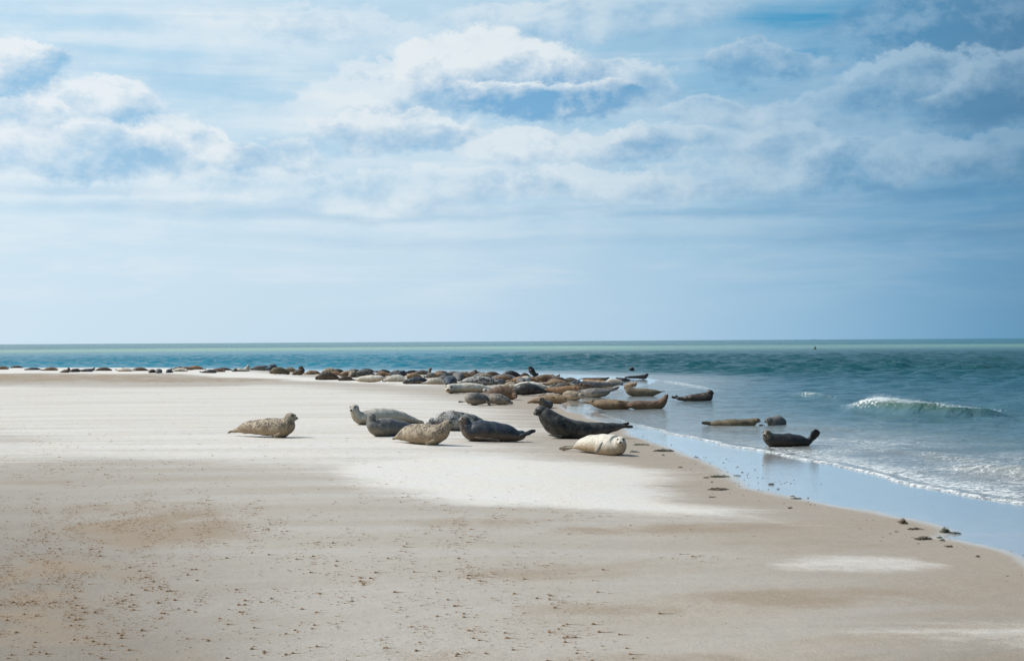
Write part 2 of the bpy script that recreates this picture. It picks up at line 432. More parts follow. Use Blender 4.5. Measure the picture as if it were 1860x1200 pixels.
# speckle of darker grains, strongest on the eroded tan ground
spk = n.mr(fine, 0.50, 0.68)
spn = n.mul(spk, n.mr(drE, 0.3, 1.0, 1.0, 0.12))
col = n.mix(n.mul(spn, n.m('ADD', n.mul(tanE, 0.40), 0.14)), col, (0.17, 0.125, 0.085))
col = n.mix(n.mul(n.sub(1.0, drE), n.mr(grain, 0.50, 0.75, 0, 0.5)), col, (0.22, 0.18, 0.14))
# wind-erased ripples on the drift edges
# damp strip along the wet edge, then the film of water
ed = n.add(eA, n.mul(n.sub(med, 0.5), 0.10))
dampm = n.mr(ed, 3.2, 0.2)
col = n.mix(n.mul(dampm, n.sub(0.75, n.mul(drE, 0.55))), col, (0.255, 0.215, 0.175))
wet = n.mr(n.add(ed, n.mul(n.sub(fine, 0.5), 0.16)), 0.06, -0.30)
wcol = n.mix(n.mr(med, 0.3, 0.7), (0.48, 0.475, 0.46), (0.54, 0.53, 0.515))
col = n.mix(wet, col, wcol)
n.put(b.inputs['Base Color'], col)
n.put(b.inputs['Roughness'], n.mr(wet, 0, 1, 0.92, 0.10))
n.put(b.inputs['Specular IOR Level'], n.mr(wet, 0, 1, 0.12, 0.5))
n.put(b.inputs['Coat Weight'], n.mul(wet, 0.85)); b.inputs['Coat Roughness'].default_value = 0.04; b.inputs['Coat IOR'].default_value = 1.4
hh = n.add(n.mul(fine, 0.35), n.add(n.mul(med, 1.0), n.mul(n.noise(sv, 9.0, 5, 0.6), 0.9)))
bs = n.new('ShaderNodeBump'); bs.inputs['Distance'].default_value = 0.016
n.put(bs.inputs['Strength'], n.mr(wet, 0, 1, 0.95, 0.0)); n.put(bs.inputs['Height'], hh)
rip = n.noise(n.vm('MULTIPLY', pos, (1.6, 5.0, 1)), 3.0, 4, 0.55)
bw = n.new('ShaderNodeBump'); bw.inputs['Distance'].default_value = 0.004
n.put(bw.inputs['Strength'], n.mul(wet, 0.6)); n.put(bw.inputs['Height'], rip); n.put(bw.inputs['Normal'], bs.outputs[0])
n.put(b.inputs['Normal'], bw.outputs[0])
n.put(b.inputs['Coat Normal'], bw.outputs[0])

rs = np.concatenate([[0.05, 1.0, 2.2], geo(3.6, 135, 1.0085), geo(140, 45000, 1.25)])
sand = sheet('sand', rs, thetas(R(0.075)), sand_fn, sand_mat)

# ------------------------------------------------------------------ sea
def sea_fn(X, Y):
    w_, e_ = shore(X, Y)
    off = -w_
    r = np.hypot(X, Y)
    g_ = np.random.default_rng(5)
    Z = np.zeros(X.shape)
    dxs = np.zeros(X.shape); dys = np.zeros(X.shape)
    # travelling chop: crests mostly across the line of sight
    deep = sst(0.8, 13, off)*sst(330, 200, r)
    chop = sst(45, 115, Y)*sst(230, 140, Y)
    for i in range(46):
        L = 0.45*(1.045**i)
        th = math.radians(g_.normal(255, 33))
        k = 2*math.pi/L; ph = g_.uniform(0, 6.28)
        wx, wy = math.cos(th), math.sin(th)
        am = 0.0120*L**0.80
        wv = k*(X*wx+Y*wy)+ph
        near = np.exp(-(r*0.0065/L)**2)          # drop waves the sheet cannot carry at that distance
        s_ = np.sin(wv)
        Z += am*s_*near
        dxs -= wx*am*np.cos(wv)*0.8*near; dys -= wy*am*np.cos(wv)*0.8*near
    gust = 0.55+0.9*fbm(vn1, X*0.05+9, Y*0.03+3, 4)
    amp = (0.06+deep*0.55+deep*chop*0.95)*gust*sst(0.1, 3, off)
    # calm film near the beach, small ripples
    Z = Z*amp
    rip = (fbm(vn2, X*2.2, Y*4.5, 4)-.5)*0.034*sst(0, 1.5, off)*sst(60, 10, off)*sst(75, 45, r)
    sw = np.zeros(X.shape)
    for i in range(3):
        sw += np.maximum(0, np.sin(off*(1.9-.35*i)+2.5*fbm(vn3, X*.35+i*7, Y*.35, 3)*3+i*2))**4
    sw = sw*0.010*sst(.3, 1.2, off)*sst(14, 5, off)
    H, FO, SH = breaker_field(X, Y)
    front = 0.022*sst(-.25, .1, off)*np.where(Y < 32, 1, .3)
    Z = ZW + Z + rip + sw + H + front - np.maximum(-off-0.0, 0)*0.35
    Z = np.maximum(Z, -3.0)
    foam = FO
    return X+dxs*amp, Y+dys*amp-SH, Z, dict(sd_water=w_, foam=foam, crest=H)
sea_mat, n, b, out = new_mat('sea_water')
geon = n.new('ShaderNodeNewGeometry')
pos = geon.outputs['Position']; px_, py_, pz_ = n.sep(pos)
wA, foA, crA = n.attr('sd_water'), n.attr('foam'), n.attr('crest')
off = n.mul(wA, -1.0)
dist = n.vm('LENGTH', pos)
ld = n.m('LOGARITHM', dist, 10.0)
wn = n.noise(n.vm('MULTIPLY', pos, (0.004, 0.012, 0)), 1.0, 5, 0.6, 0.4)
ldn = n.add(ld, n.mul(n.sub(wn, 0.5), 0.34))
t = n.mr(ldn, 1.3, 4.0, 0, 1, smooth=False)
def P(d): return (math.log10(d)-1.3)/2.7
deepc = n.ramp(t, [(0.0, (0.120,0.160,0.160)), (P(36), (0.045,0.110,0.140)), (P(62), (0.018,0.080,0.115)), (P(88), (0.006,0.060,0.075)), (P(170), (0.008,0.068,0.088)),
                   (P(260), (0.03,0.10,0.12)), (P(350), (0.19,0.35,0.27)), (P(470), (0.20,0.37,0.29)), (P(600), (0.025,0.13,0.15)), (P(1500), (0.022,0.14,0.165)), (1.0, (0.015,0.11,0.14))])
deepc = n.mix(n.mul(n.mr(px_, 8.0, 60.0), 0.35), deepc, (0.05, 0.085, 0.09))
shal = n.mix(n.noise(pos, 0.6, 4, 0.6), (0.175,0.165,0.15), (0.12,0.145,0.155))
col = n.mix(n.mr(off, 0.3, 6.5), shal, deepc)
lft = n.mul(n.mr(px_, 12.0, -16.0, 0, 1), n.mul(n.mr(ld, 1.8, 1.95), n.mr(ld, 2.6, 2.4)))
col = n.mix(n.mul(lft, 0.85), col, (0.010, 0.165, 0.25))  # sun-side brightness of the left sea, painted into the water colour
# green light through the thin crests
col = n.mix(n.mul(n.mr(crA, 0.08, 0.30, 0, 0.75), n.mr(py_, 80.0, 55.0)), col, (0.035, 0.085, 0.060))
# foam
fz = n.vm('MULTIPLY', pos, (1.0, 1.6, 1.0))
wv_ = n.vm('ADD', fz, n.vm('MULTIPLY', n.vm('SUBTRACT', n.noise(pos, 2.2, 4, 0.6, color=True), (.5,.5,.5)), (.9,.9,0)))
lace = n.vor(wv_, 3.4, 'DISTANCE_TO_EDGE')
lace2 = n.vor(wv_, 9.0, 'DISTANCE_TO_EDGE')
fnz = n.noise(pos, 13.0, 6, 0.72)
patch = n.noise(n.vm('MULTIPLY', pos, (0.35, 0.55, 1)), 1.0, 5, 0.6)
edge = n.mul(n.mr(off, 0.13, 0.02), n.mr(off, -0.06, 0.0))
near_zone = n.mul(n.mr(off, 7.5, 0.8), n.mr(py_, 34.0, 24.0))
lacem = n.m('MAXIMUM', n.mr(lace, 0.085, 0.015), n.mul(n.mr(lace2, 0.09, 0.02), 0.75))
f1 = n.mul(n.mul(lacem, near_zone), n.mr(n.add(patch, n.mul(n.sub(fnz, .5), .6)), 0.37, 0.62))
f2 = n.mul(edge, n.mul(n.mr(fnz, 0.40, 0.60), n.mr(py_, 36.0, 25.0, 0.12, 0.85)))
band2 = n.mul(n.mr(off, 1.1, 0.35), n.mul(n.mr(off, 0.05, 0.3), n.mr(fnz, 0.42, 0.58)))
f2 = n.m('MAXIMUM', f2, n.mul(n.mul(band2, 0.8), n.mr(py_, 30.0, 20.0)))
f3 = n.mr(n.add(n.mul(foA, 0.75), n.mul(n.sub(fnz, 0.5), 2.2)), 0.42, 0.80)
f3 = n.mul(f3, n.mr(foA, 0.02, 0.12))
# scattered far white caps
capn = n.noise(n.vm('MULTIPLY', pos, (0.35, 0.8, 1)), 1.0, 5, 0.75)
caps = n.mul(n.mr(capn, 0.72, 0.78), n.mul(n.mr(py_, 55.0, 90.0), n.mr(py_, 2500, 800)))
foam = n.m('MAXIMUM', n.m('MAXIMUM', n.mul(f1, 0.62), f2), n.m('MAXIMUM', f3, n.mul(caps, 0.7)))
col = n.mix(foam, col, (0.74, 0.75, 0.75))
n.put(b.inputs['Base Color'], col)
n.put(b.inputs['Roughness'], n.m('MAXIMUM', n.mul(foam, 0.8), n.mr(ld, 1.4, 2.3, 0.10, 0.16)))
b.inputs['IOR'].default_value = 1.33
n.put(b.inputs['Specular IOR Level'], n.mul(n.mr(ld, 1.40, 1.95, 0.45, 0.05), n.sub(1.0, n.mul(foam, 0.8))))
h1 = n.noise(n.vm('MULTIPLY', pos, (1.0, 1.7, 1)), 3.2, 6, 0.62, 0.3)
h2 = n.noise(n.vm('MULTIPLY', pos, (0.7, 1.1, 1)), 1.0, 6, 0.66, 0.3)
h3 = n.noise(n.vm('MULTIPLY', pos, (0.06, 0.05, 1)), 1.0, 9, 0.75, 0.2)
bm1 = n.new('ShaderNodeBump'); n.put(bm1.inputs['Height'], h1); bm1.inputs['Distance'].default_value = 0.12
n.put(bm1.inputs['Strength'], n.mul(n.mr(off, 0.0, 8.0, 0.25, 1.0), n.mr(dist, 220.0, 80.0, 0.4, 1.0)))
bm2 = n.new('ShaderNodeBump'); n.put(bm2.inputs['Height'], h2); bm2.inputs['Distance'].default_value = 0.5
n.put(bm2.inputs['Strength'], n.mr(off, 4.0, 40.0, 0.15, 1.0)); n.put(bm2.inputs['Normal'], bm1.outputs[0])
bm3 = n.new('ShaderNodeBump'); n.put(bm3.inputs['Height'], h3); bm3.inputs['Distance'].default_value = 3.0
n.put(bm3.inputs['Strength'], n.mr(dist, 120.0, 400.0, 0.0, 0.9)); n.put(bm3.inputs['Normal'], bm2.outputs[0])
n.put(b.inputs['Normal'], bm3.outputs[0])

rs = np.concatenate([geo(6, 14, 1.03)[:-1], geo(14, 260, 1.0042), geo(265, 45000, 1.06)])
sea = sheet('sea', rs, thetas(R(0.11)), sea_fn, sea_mat)
# ------------------------------------------------------------------ fur
FUR = {}
def fur(name, back, belly, spot, sc=9.0, amt=0.4, face=None, rough=0.62, blotch=0.0):
    m, n, b, out = new_mat('fur_'+name)
    tc = n.new('ShaderNodeTexCoord').outputs['Object']
    rnd = n.new('ShaderNodeObjectInfo').outputs['Random']
    tcr = n.vm('ADD', tc, n.com(n.mul(rnd, 37.0), n.mul(rnd, 11.0), 0))
    be, hd, fl = n.attr('belly'), n.attr('head'), n.attr('flip')
    big = n.noise(tcr, 2.6, 4, 0.6)
    sp = n.noise(tcr, sc*3.2, 5, 0.8)
    sp2 = n.noise(tcr, sc*0.55, 5, 0.7, 0.6)
    fine = n.noise(tcr, 90, 4, 0.75)
    bm = n.mr(n.add(be, n.mul(n.sub(big, 0.5), 0.6)), 0.36, 0.72)
    col = n.mix(bm, back, belly)
    k = n.mul(n.mr(sp, 0.46, 0.52), n.mr(sp2, 0.41, 0.53))
    k = n.mul(k, n.mr(be, 0.80, 0.35, 0.25, 1.0))
    col = n.mix(n.mul(n.mr(sp2, 0.35, 0.62), 0.30), col, tuple(x*.62 for x in back))
    col = n.mix(n.mul(k, min(1, amt*1.15)), col, spot)
    if blotch: col = n.mix(n.mul(n.mr(sp2, 0.50, 0.56), blotch), col, spot)
    if face: col = n.mix(n.mul(n.mr(hd, 0.35, 0.85), 0.8), col, face)
    dark = tuple(c*0.45 for c in back)
    col = n.mix(n.mul(fl, 0.65), col, dark)
    col = n.mix(n.mr(n.attr('mask_dark'), 0.2, 0.9, 0, 0.92), col, (0.012, 0.010, 0.009))
    v = n.mr(fine, 0.3, 0.72, 0.5, 1.5)
    hs = n.new('ShaderNodeHueSaturation'); n.put(hs.inputs['Color'], col)
    n.put(hs.inputs['Value'], n.mul(v, n.mr(rnd, 0, 1, 0.82, 1.16, smooth=False)))
    n.put(b.inputs['Base Color'], hs.outputs[0])
    b.inputs['Roughness'].default_value = rough
    b.inputs['Specular IOR Level'].default_value = 0.22
    if rough < .55:
        b.inputs['Coat Weight'].default_value = 0.22; b.inputs['Coat Roughness'].default_value = 0.32
    b.inputs['Sheen Weight'].default_value = 0.03; b.inputs['Sheen Roughness'].default_value = 0.5
    h = n.add(n.mul(fine, 0.5), n.add(n.mul(sp, 0.4), n.mul(n.noise(n.vm('MULTIPLY', tcr, (1.0, 1.0, 1.0)), 14, 3, 0.6), 0.8)))
    n.put(b.inputs['Normal'], n.bump(h, 0.6, 0.014))
    FUR[name] = m
fur('cream',   (.53,.49,.42), (.44,.32,.20), (.20,.15,.10), 8, .25)
fur('pale',    (.50,.47,.41), (.40,.32,.22), (.16,.14,.12), 9, .25)
fur('spotted', (.35,.285,.205), (.31,.225,.140), (.050,.036,.028), 11, .92, face=(.24,.205,.155))
fur('tan',     (.27,.185,.11), (.25,.155,.08), (.08,.052,.034), 10, .5)
fur('brown',   (.135,.085,.055), (.20,.125,.07), (.05,.03,.02), 9, .5)
fur('umber',   (.070,.050,.038), (.13,.085,.05), (.03,.02,.016), 9, .5)
fur('olive',   (.155,.125,.080), (.20,.145,.085), (.05,.04,.03), 10, .5)
fur('grey',    (.165,.158,.150), (.22,.18,.13), (.05,.045,.045), 12, .65)
fur('greyface',(.130,.128,.130), (.15,.12,.09), (.05,.042,.04), 12, .65, face=(.17,.12,.075))
fur('blue',    (.060,.072,.092), (.17,.135,.10), (.02,.024,.03), 9, .45)
fur('navy',    (.020,.028,.042), (.125,.088,.058), (.008,.010,.014), 7, .6, face=(.15,.115,.085), rough=.5)
fur('bull',    (.048,.047,.045), (.085,.076,.065), (.008,.008,.008), 7, .85, rough=.5, blotch=.6)
fur('black',   (.014,.015,.018), (.03,.028,.026), (.006,.006,.007), 6, .5, rough=.42)
fur('dapple',  (.38,.37,.35), (.36,.33,.29), (.045,.042,.042), 8, .85, blotch=.75)
fur('darkdapple',(.060,.064,.068), (.22,.17,.12), (.30,.25,.19), 9, .55, blotch=.18)
fur('wetdark', (.022,.020,.021), (.050,.034,.022), (.012,.010,.010), 9, .6, face=(.16,.125,.085), rough=.36)
fur('wetbrown',(.050,.036,.028), (.055,.038,.028), (.015,.012,.011), 9, .6, rough=.36)
fur('rust',    (.20,.115,.060), (.24,.14,.075), (.07,.04,.025), 9, .35)

def simple_mat(name, c, rough):
    m, n, b, out = new_mat(name)
    pos = n.new('ShaderNodeTexCoord').outputs['Object']
    k = n.noise(pos, 40, 3, .6)
    n.put(b.inputs['Base Color'], n.mix(k, tuple(x*.7 for x in c), tuple(min(1, x*1.3) for x in c)))
    b.inputs['Roughness'].default_value = rough
    return m
EYE = simple_mat('seal_eye', (.008,.006,.005), .06)
NOSE = simple_mat('seal_nose', (.018,.015,.014), .35)
CLAW = simple_mat('claw', (.03,.025,.02), .5)
WHISK = simple_mat('whisker', (.5,.47,.42), .4)

# ------------------------------------------------------------------ tubes
def catmull(P, n):
    P = np.array(P, float); Q = np.vstack([2*P[0]-P[1], P, 2*P[-1]-P[-2]])
    out = []
    for i in range(len(P)-1):
        p0, p1, p2, p3 = Q[i:i+4]
        for t in np.linspace(0, 1, n, endpoint=False):
            out.append(.5*((2*p1)+(-p0+p2)*t+(2*p0-5*p1+4*p2-p3)*t*t+(-p0+3*p1-3*p2+p3)*t**3))
    out.append(P[-1]); return np.array(out)
def tube(bm, C, A, B, seg=20, pw=2.0):
    """closed tube through centres C with half-axis vectors A and B"""
    rings = []
    for c, a, b_ in zip(C, A, B):
        ring = []
        for k in range(seg):
            th = 2*math.pi*k/seg
            ring.append(bm.verts.new(Vector(c)+Vector(a)*math.cos(th)+Vector(b_)*math.sin(th)))
        rings.append(ring)
    for r1, r2 in zip(rings[:-1], rings[1:]):
        for k in range(seg):
            bm.faces.new((r1[k], r1[(k+1) % seg], r2[(k+1) % seg], r2[k]))
    for r_, fl in ((rings[0], True), (rings[-1], False)):
        c = bm.verts.new(sum((v.co for v in r_), Vector())/seg)
        for k in range(seg):
            a, b_ = r_[k], r_[(k+1) % seg]
            bm.faces.new((b_, a, c) if fl else (a, b_, c))
def body_tube(bm, pts, wide=1.06, n=8):
    """pts rows: x, y, z, r"""
    S_ = catmull(pts, n); C = S_[:, :3]; r = np.maximum(S_[:, 3], .012)
    T = np.gradient(C, axis=0); T /= np.linalg.norm(T, axis=1)[:, None]+1e-9
    A = []; B = []
    prev = None
    for i in range(len(C)):
        s = np.cross(T[i], (0, 0, 1.0))
        if np.linalg.norm(s) < .25:
            s = prev if prev is not None else np.array((0, 1.0, 0))
        s = s-T[i]*(s@T[i]); s /= np.linalg.norm(s)+1e-9
        if prev is not None and s@prev < 0: s = -s
        prev = s
        nn = np.cross(s, T[i])
        A.append(s*r[i]*wide); B.append(nn*r[i])
    # round the ends
    tube(bm, C, A, B, 24)
    return C, r
def ellipsoid(bm, c, X, Y, Z, seg=16, rings=10):
    C = []; A = []; B = []
    for i in range(rings+1):
        ph = -math.pi/2+math.pi*(i+.0001)/(rings+.0002)
        C.append(Vector(c)+Vector(Z)*math.sin(ph)); A.append(Vector(X)*math.cos(ph)); B.append(Vector(Y)*math.cos(ph))
    tube(bm, C, A, B, seg)
def flipper(bm, p, d, side, nrm, L, w, th, fan=1.0, digits=0):
    """flat lobe from p along d; side = width direction; returns tip samples"""
    p, d, side, nrm = Vector(p), Vector(d).normalized(), Vector(side).normalized(), Vector(nrm).normalized()
    prof = [(-.15, .45, 1.1), (.0, .55, 1.2), (.25, .72, 1.0), (.5, .88, .8), (.75, 1.0*fan, .6), (.92, .85*fan, .5), (1.0, .45*fan, .35)]
    C = [p+d*L*t for t, _, _ in prof]; A = [side*w*a for _, a, _ in prof]; B = [nrm*th*b_ for _, _, b_ in prof]
    tube(bm, C, A, B, 14)

def finish_body(bm, voxel, smooth=3):
    me = bpy.data.meshes.new('tmp'); bmesh.ops.recalc_face_normals(bm, faces=bm.faces); bm.to_mesh(me); bm.free()
    o = bpy.data.objects.new('tmp', me); COL.objects.link(o)
    rm = o.modifiers.new('r', 'REMESH'); rm.mode = 'VOXEL'; rm.voxel_size = voxel; rm.use_smooth_shade = True
    sm = o.modifiers.new('s', 'SMOOTH'); sm.factor = .5; sm.iterations = smooth
    dg = bpy.context.evaluated_depsgraph_get(); dg.update()
    r = bpy.data.meshes.new_from_object(o.evaluated_get(dg))
    bpy.data.objects.remove(o); bpy.data.meshes.remove(me)
    return r

def head_geo(bm, c, f, R_, upv=(0, 0, 1), snout=1.0):
    """skull and muzzle; returns frame"""
    f = Vector(f).normalized(); u = Vector(upv); s = f.cross(u).normalized(); u = s.cross(f).normalized()
    c = Vector(c)
    ellipsoid(bm, c, s*R_*.98, u*R_*.94, f*R_*1.12)
    ellipsoid(bm, c+f*R_*.62-u*R_*.12, s*R_*.70, u*R_*.66, f*R_*.62*snout)
    m = c+f*R_*(.98*snout+.12)-u*R_*.24
    for sg in (-1, 1):
        ellipsoid(bm, m+s*sg*R_*.22, s*R_*.34, u*R_*.30, f*R_*.34, 12, 8)
    ellipsoid(bm, m-u*R_*.22-f*R_*.1, s*R_*.30, u*R_*.18, f*R_*.30, 12, 8)
    return c, f, s, u, m

def sphere_mesh(name, mat, seg=10, rings=6):
    bm = bmesh.new(); bmesh.ops.create_uvsphere(bm, u_segments=seg, v_segments=rings, radius=1.0)
    me = bpy.data.meshes.new(name); bm.to_mesh(me); bm.free(); me.shade_smooth(); me.materials.append(mat); return me
EYE_ME = sphere_mesh('eye', EYE); NOSE_ME = sphere_mesh('nose', NOSE)

def ruffle(me, amp, sc, heads=()):
    # loose skin: shallow folds and dents over the body
    nv = len(me.vertices)
    co = np.zeros(nv*3, np.float32); me.vertices.foreach_get('co', co); co = co.reshape(-1, 3)
    no = np.array([v.normal[:] for v in me.vertices])
    sd_ = random.random()*50
    f = (fbm(vn1, co[:, 0]*sc+sd_, co[:, 2]*sc*.8+co[:, 1]*sc+9, 3)-.5)*2*amp
    fold = np.sin(co[:, 0]*sc*7+co[:, 2]*sc*3+3*fbm(vn2, co[:, 0]*sc+sd_, co[:, 2]*sc, 2))*amp*.22
    k = np.ones(nv)
    for (c, fv, s, u, m, R_) in heads:
        d = np.linalg.norm(co-np.array(c), axis=1); k = np.minimum(k, np.clip((d-R_*1.1)/R_, .12, 1))
    co = co+no*((f+fold)*k)[:, None]
    me.vertices.foreach_set('co', co.astype(np.float32).ravel()); me.update()
def set_attrs(me, spine, heads, flips, Lx):
    co = np.zeros(len(me.vertices)*3, np.float32); me.vertices.foreach_get('co', co); co = co.reshape(-1, 3)
    C, r = spine
    belly = np.full(len(co), .5); best = np.full(len(co), 1e9)
    for c, q in zip(C, r):
        d = np.linalg.norm(co-c, axis=1)/q
        m_ = d < best
        best = np.where(m_, d, best); belly = np.where(m_, .5-.5*(co[:, 2]-c[2])/q, belly)
    hd = np.zeros(len(co)); md = np.zeros(len(co)); fl = np.zeros(len(co))
    for (c, f, s, u, m, R_) in heads:
        hd = np.maximum(hd, np.clip(1.5-np.linalg.norm(co-np.array(c+f*R_*.5), axis=1)/(R_*1.3), 0, 1))
        for sg in (-1, 1):
            e = np.array(c+f*R_*.70+s*sg*R_*.50+u*R_*.36)
            md = np.maximum(md, np.clip(1.6-np.linalg.norm(co-e, axis=1)/(R_*.24), 0, 1))
        e = np.array(m+f*R_*.30+u*R_*.10)
        md = np.maximum(md, np.clip(1.6-np.linalg.norm(co-e, axis=1)/(R_*.24), 0, 1))
        # mouth line
        rel = co-np.array(m-u*R_*.10); zz = rel@np.array(u); ff = rel@np.array(f)
        md = np.maximum(md, np.where((np.abs(zz) < R_*.045) & (ff > -R_*.1) & (np.linalg.norm(rel, axis=1) < R_*.6), .8, 0))
    for (p, d, L, w_) in flips:
        p = np.array(p); d = np.array(d)
        rel = co-p; t = rel@d
        dd = np.linalg.norm(rel-np.outer(t, d), axis=1)
        fl = np.maximum(fl, np.where((t > L*.12) & (t < L*1.2) & (dd < w_*1.25), np.clip(t/L*2.2, 0, 1), 0))
    for k, v in dict(belly=belly, head=hd, mask_dark=md, flip=fl).items():
        a = me.attributes.new(k, 'FLOAT', 'POINT'); a.data.foreach_set('value', v.astype(np.float32))

def face_children(root, hf, near=True):
    c, f, s, u, m, R_ = hf
    rot = Matrix((s, u, f)).transposed().to_quaternion()
    for sg in (-1, 1):
        e = bpy.data.objects.new('eye', EYE_ME); COL.objects.link(e); e.parent = root
        e.location = c+f*R_*.80+s*sg*R_*.50+u*R_*.36; e.scale = (R_*.155,)*3
    e = bpy.data.objects.new('nose', NOSE_ME); COL.objects.link(e); e.parent = root
    e.location = m+f*R_*.27+u*R_*.13; e.rotation_mode = 'QUATERNION'; e.rotation_quaternion = rot
    e.scale = (R_*.17, R_*.12, R_*.12)
    if near:
        bm = bmesh.new()
        for sg in (-1, 1):
            for k in range(5):
                a = m+s*sg*R_*.40+u*R_*(.08-.06*k)+f*R_*.05
                d = (s*sg*1.0+f*(.15+.1*k)-u*(.25+.12*k)).normalized()
                tip = a+d*R_*.85-u*R_*.12
                w_ = u*R_*.010; w2 = f*R_*.010
                v = [bm.verts.new(a+w_), bm.verts.new(a-w_), bm.verts.new(a+w2), bm.verts.new(tip)]
                bm.faces.new((v[0], v[1], v[3])); bm.faces.new((v[1], v[2], v[3])); bm.faces.new((v[2], v[0], v[3]))
        me = bpy.data.meshes.new('whiskers'); bm.to_mesh(me); bm.free(); me.materials.append(WHISK)
        o = bpy.data.objects.new('whiskers', me); COL.objects.link(o); o.parent = root; o['kind'] = 'stuff'

ZO = {1: (400,710,4.65), 2: (760,710,4.4286), 3: (1100,660,4.4286), 4: (560,650,7.1538), 5: (790,650,8.087), 6: (980,660,7.44), 7: (0,640,6.2), 8: (280,640,5.8125), 0: (0,0,1.0)}
SEALS = []
def seal(zoom, furn, label, base, spine, head=None, hind=None, fore=(), group=None, tail_d=0.0, sink=0.03, wide=1.06, voxel=None, zadj=0.0):
    """a seal traced as a chain of girths: base=(x,y) contact, spine rows (x,y,r[,depth m]) from tail to neck,
    head=(x,y,R,(fx,fy,fz)[,depth]); everything is turned into metres at its own distance"""
    ox, oy, sc = ZO[zoom]
    bx, by = ox+base[0]/sc, oy+base[1]/sc
    g = at(bx, by); g.z -= sink; D = g.y
    def pt(x, y, dd=0.0):
        p = aty(ox+x/sc, oy+y/sc, D+dd)
        return Vector((p.x-g.x, p.y-g.y, p.z-g.z+zadj))
    mpp = D/F/sc
    rows = []
    for q in spine:
        dd = q[3] if len(q) > 3 else 0.0
        p = pt(q[0], q[1], dd); r_ = q[2]*mpp
        rows.append([p.x, p.y, p.z, r_])
    bm = bmesh.new()
    heads = []; flips = []
    if head:
        dd = head[4] if len(head) > 4 else 0.0
        c = pt(head[0], head[1], dd); R_ = head[2]*mpp
        rows_b = rows+[[c.x, c.y, c.z, R_*.80]]
    else: rows_b = rows
    sp = body_tube(bm, rows_b, wide)
    if head:
        hf = head_geo(bm, c, head[3], R_); heads.append((*hf, R_))
    # hind flippers: two lobes fanning out from the tail
    if hind:
        for h in hind:
            x0, y0, x1, y1, w_ = h[:5]; d0_ = h[5] if len(h) > 5 else 0.0; d1_ = h[6] if len(h) > 6 else d0_
            p0, p1 = pt(x0, y0, d0_), pt(x1, y1, d1_)
            d = (p1-p0); L = d.length; d.normalize()
            nrm = Vector((0, 1, .3)); side = d.cross(nrm).normalized(); nrm = side.cross(d).normalized()
            flipper(bm, p0, d, side, nrm, L, w_*mpp, max(.018, w_*mpp*.35), 1.1)
            flips.append((p0, d, L, w_*mpp))
    for h in fore:
        x0, y0, x1, y1, w_, dd = h
        p0, p1 = pt(x0, y0, dd), pt(x1, y1, dd-.02)
        d = (p1-p0); L = d.length; d.normalize()
        nrm = Vector((0, -1, .25)); side = d.cross(nrm).normalized(); nrm = side.cross(d).normalized()
        flipper(bm, p0, d, side, nrm, L, w_*mpp, .022, 1.0)
        flips.append((p0, d, L, w_*mpp))
    vx = voxel or max(.0095, .45*D/1422.0*1.0)
    me = finish_body(bm, vx, 2)
    ruffle(me, .013, 4.5, heads)
    co = np.zeros(len(me.vertices)*3, np.float32); me.vertices.foreach_get('co', co); co = co.reshape(-1, 3)
    # the underside settles flat on the sand
    lo = co[:, 2] < .05
    co[:, 2] = np.where(co[:, 2] < -.015, -.015+(co[:, 2]+.015)*.15, co[:, 2])
    me.vertices.foreach_set('co', co.ravel()); me.update()
    set_attrs(me, sp, heads, flips, 1)
    me.name = 'seal'; me.materials.clear(); me.materials.append(FUR[furn])
    o = bpy.data.objects.new('seal', me); COL.objects.link(o); o.location = g
    o['label'] = label; o['category'] = 'seal'
    if group: o['group'] = group
    if head: face_children(o, heads[0], near=(D < 34))
    SEALS.append(o)
    return o

GN = 'seals lying near the front of the beach'
GC = 'seals packed along the waterline'
GW = 'seals resting in the shallow water'
# ---- the near ones
seal(1, 'spotted', 'brown speckled seal alone on the left sand with its head raised to the right', (380,392),
     [(95,343,9,.5),(150,327,24,.42),(230,308,52,.3),(330,304,66,.15),(430,303,78,.02),(515,308,83,-.05),(560,285,76,-.05),(578,252,60,-.05)],
     head=(592,224,45,(.93,-.30,.10),-.05), hind=[(120,338,62,352,11,.5),(125,330,75,345,10,.5)], fore=[(500,360,455,388,16,-.36)], group=GN)
seal(1, 'pale', 'pale seal with a small dark face looking at the camera, behind the grey seal', (1190,284),
     [(1690,268,16,.7),(1610,245,34,.6),(1520,222,52,.45),(1420,212,64,.3),(1310,212,66,.15),(1230,225,60,.05),(1180,228,52,0),(1148,195,45,-.05)],
     head=(1133,148,41,(-.35,-.92,-.06),-.08), hind=[(1620,240,1722,278,24,.6)], fore=[(1545,190,1580,222,12,.25)], group=GN)
seal(1, 'grey', 'plump grey seal with its brown head turned away, tail hidden behind a tan seal', (1400,385),
     [(1690,330,20,1.1),(1610,320,42,.9),(1520,314,68,.6),(1420,306,82,.3),(1345,312,76,.08),(1300,300,56,0),(1278,262,44,0)],
     head=(1278,218,36,(-.55,.80,.05),0), fore=(), group=GN)
seal(2, 'spotted', 'tan seal with dark freckles raising its snout towards the dark blue seal', (60,432),
     [(-205,385,8,.55),(-165,368,24,.5),(-90,346,62,.38),(-20,343,80,.2),(60,345,84,.05),(130,345,82,-.03),(185,322,70,-.06),(215,290,52,-.06)],
     head=(233,263,38,(.97,-.22,-.04),-.06), hind=[(-190,375,-214,388,8,.55),(-185,380,-208,378,7,.5)], fore=[(120,400,60,428,15,-.36)], group=GN)
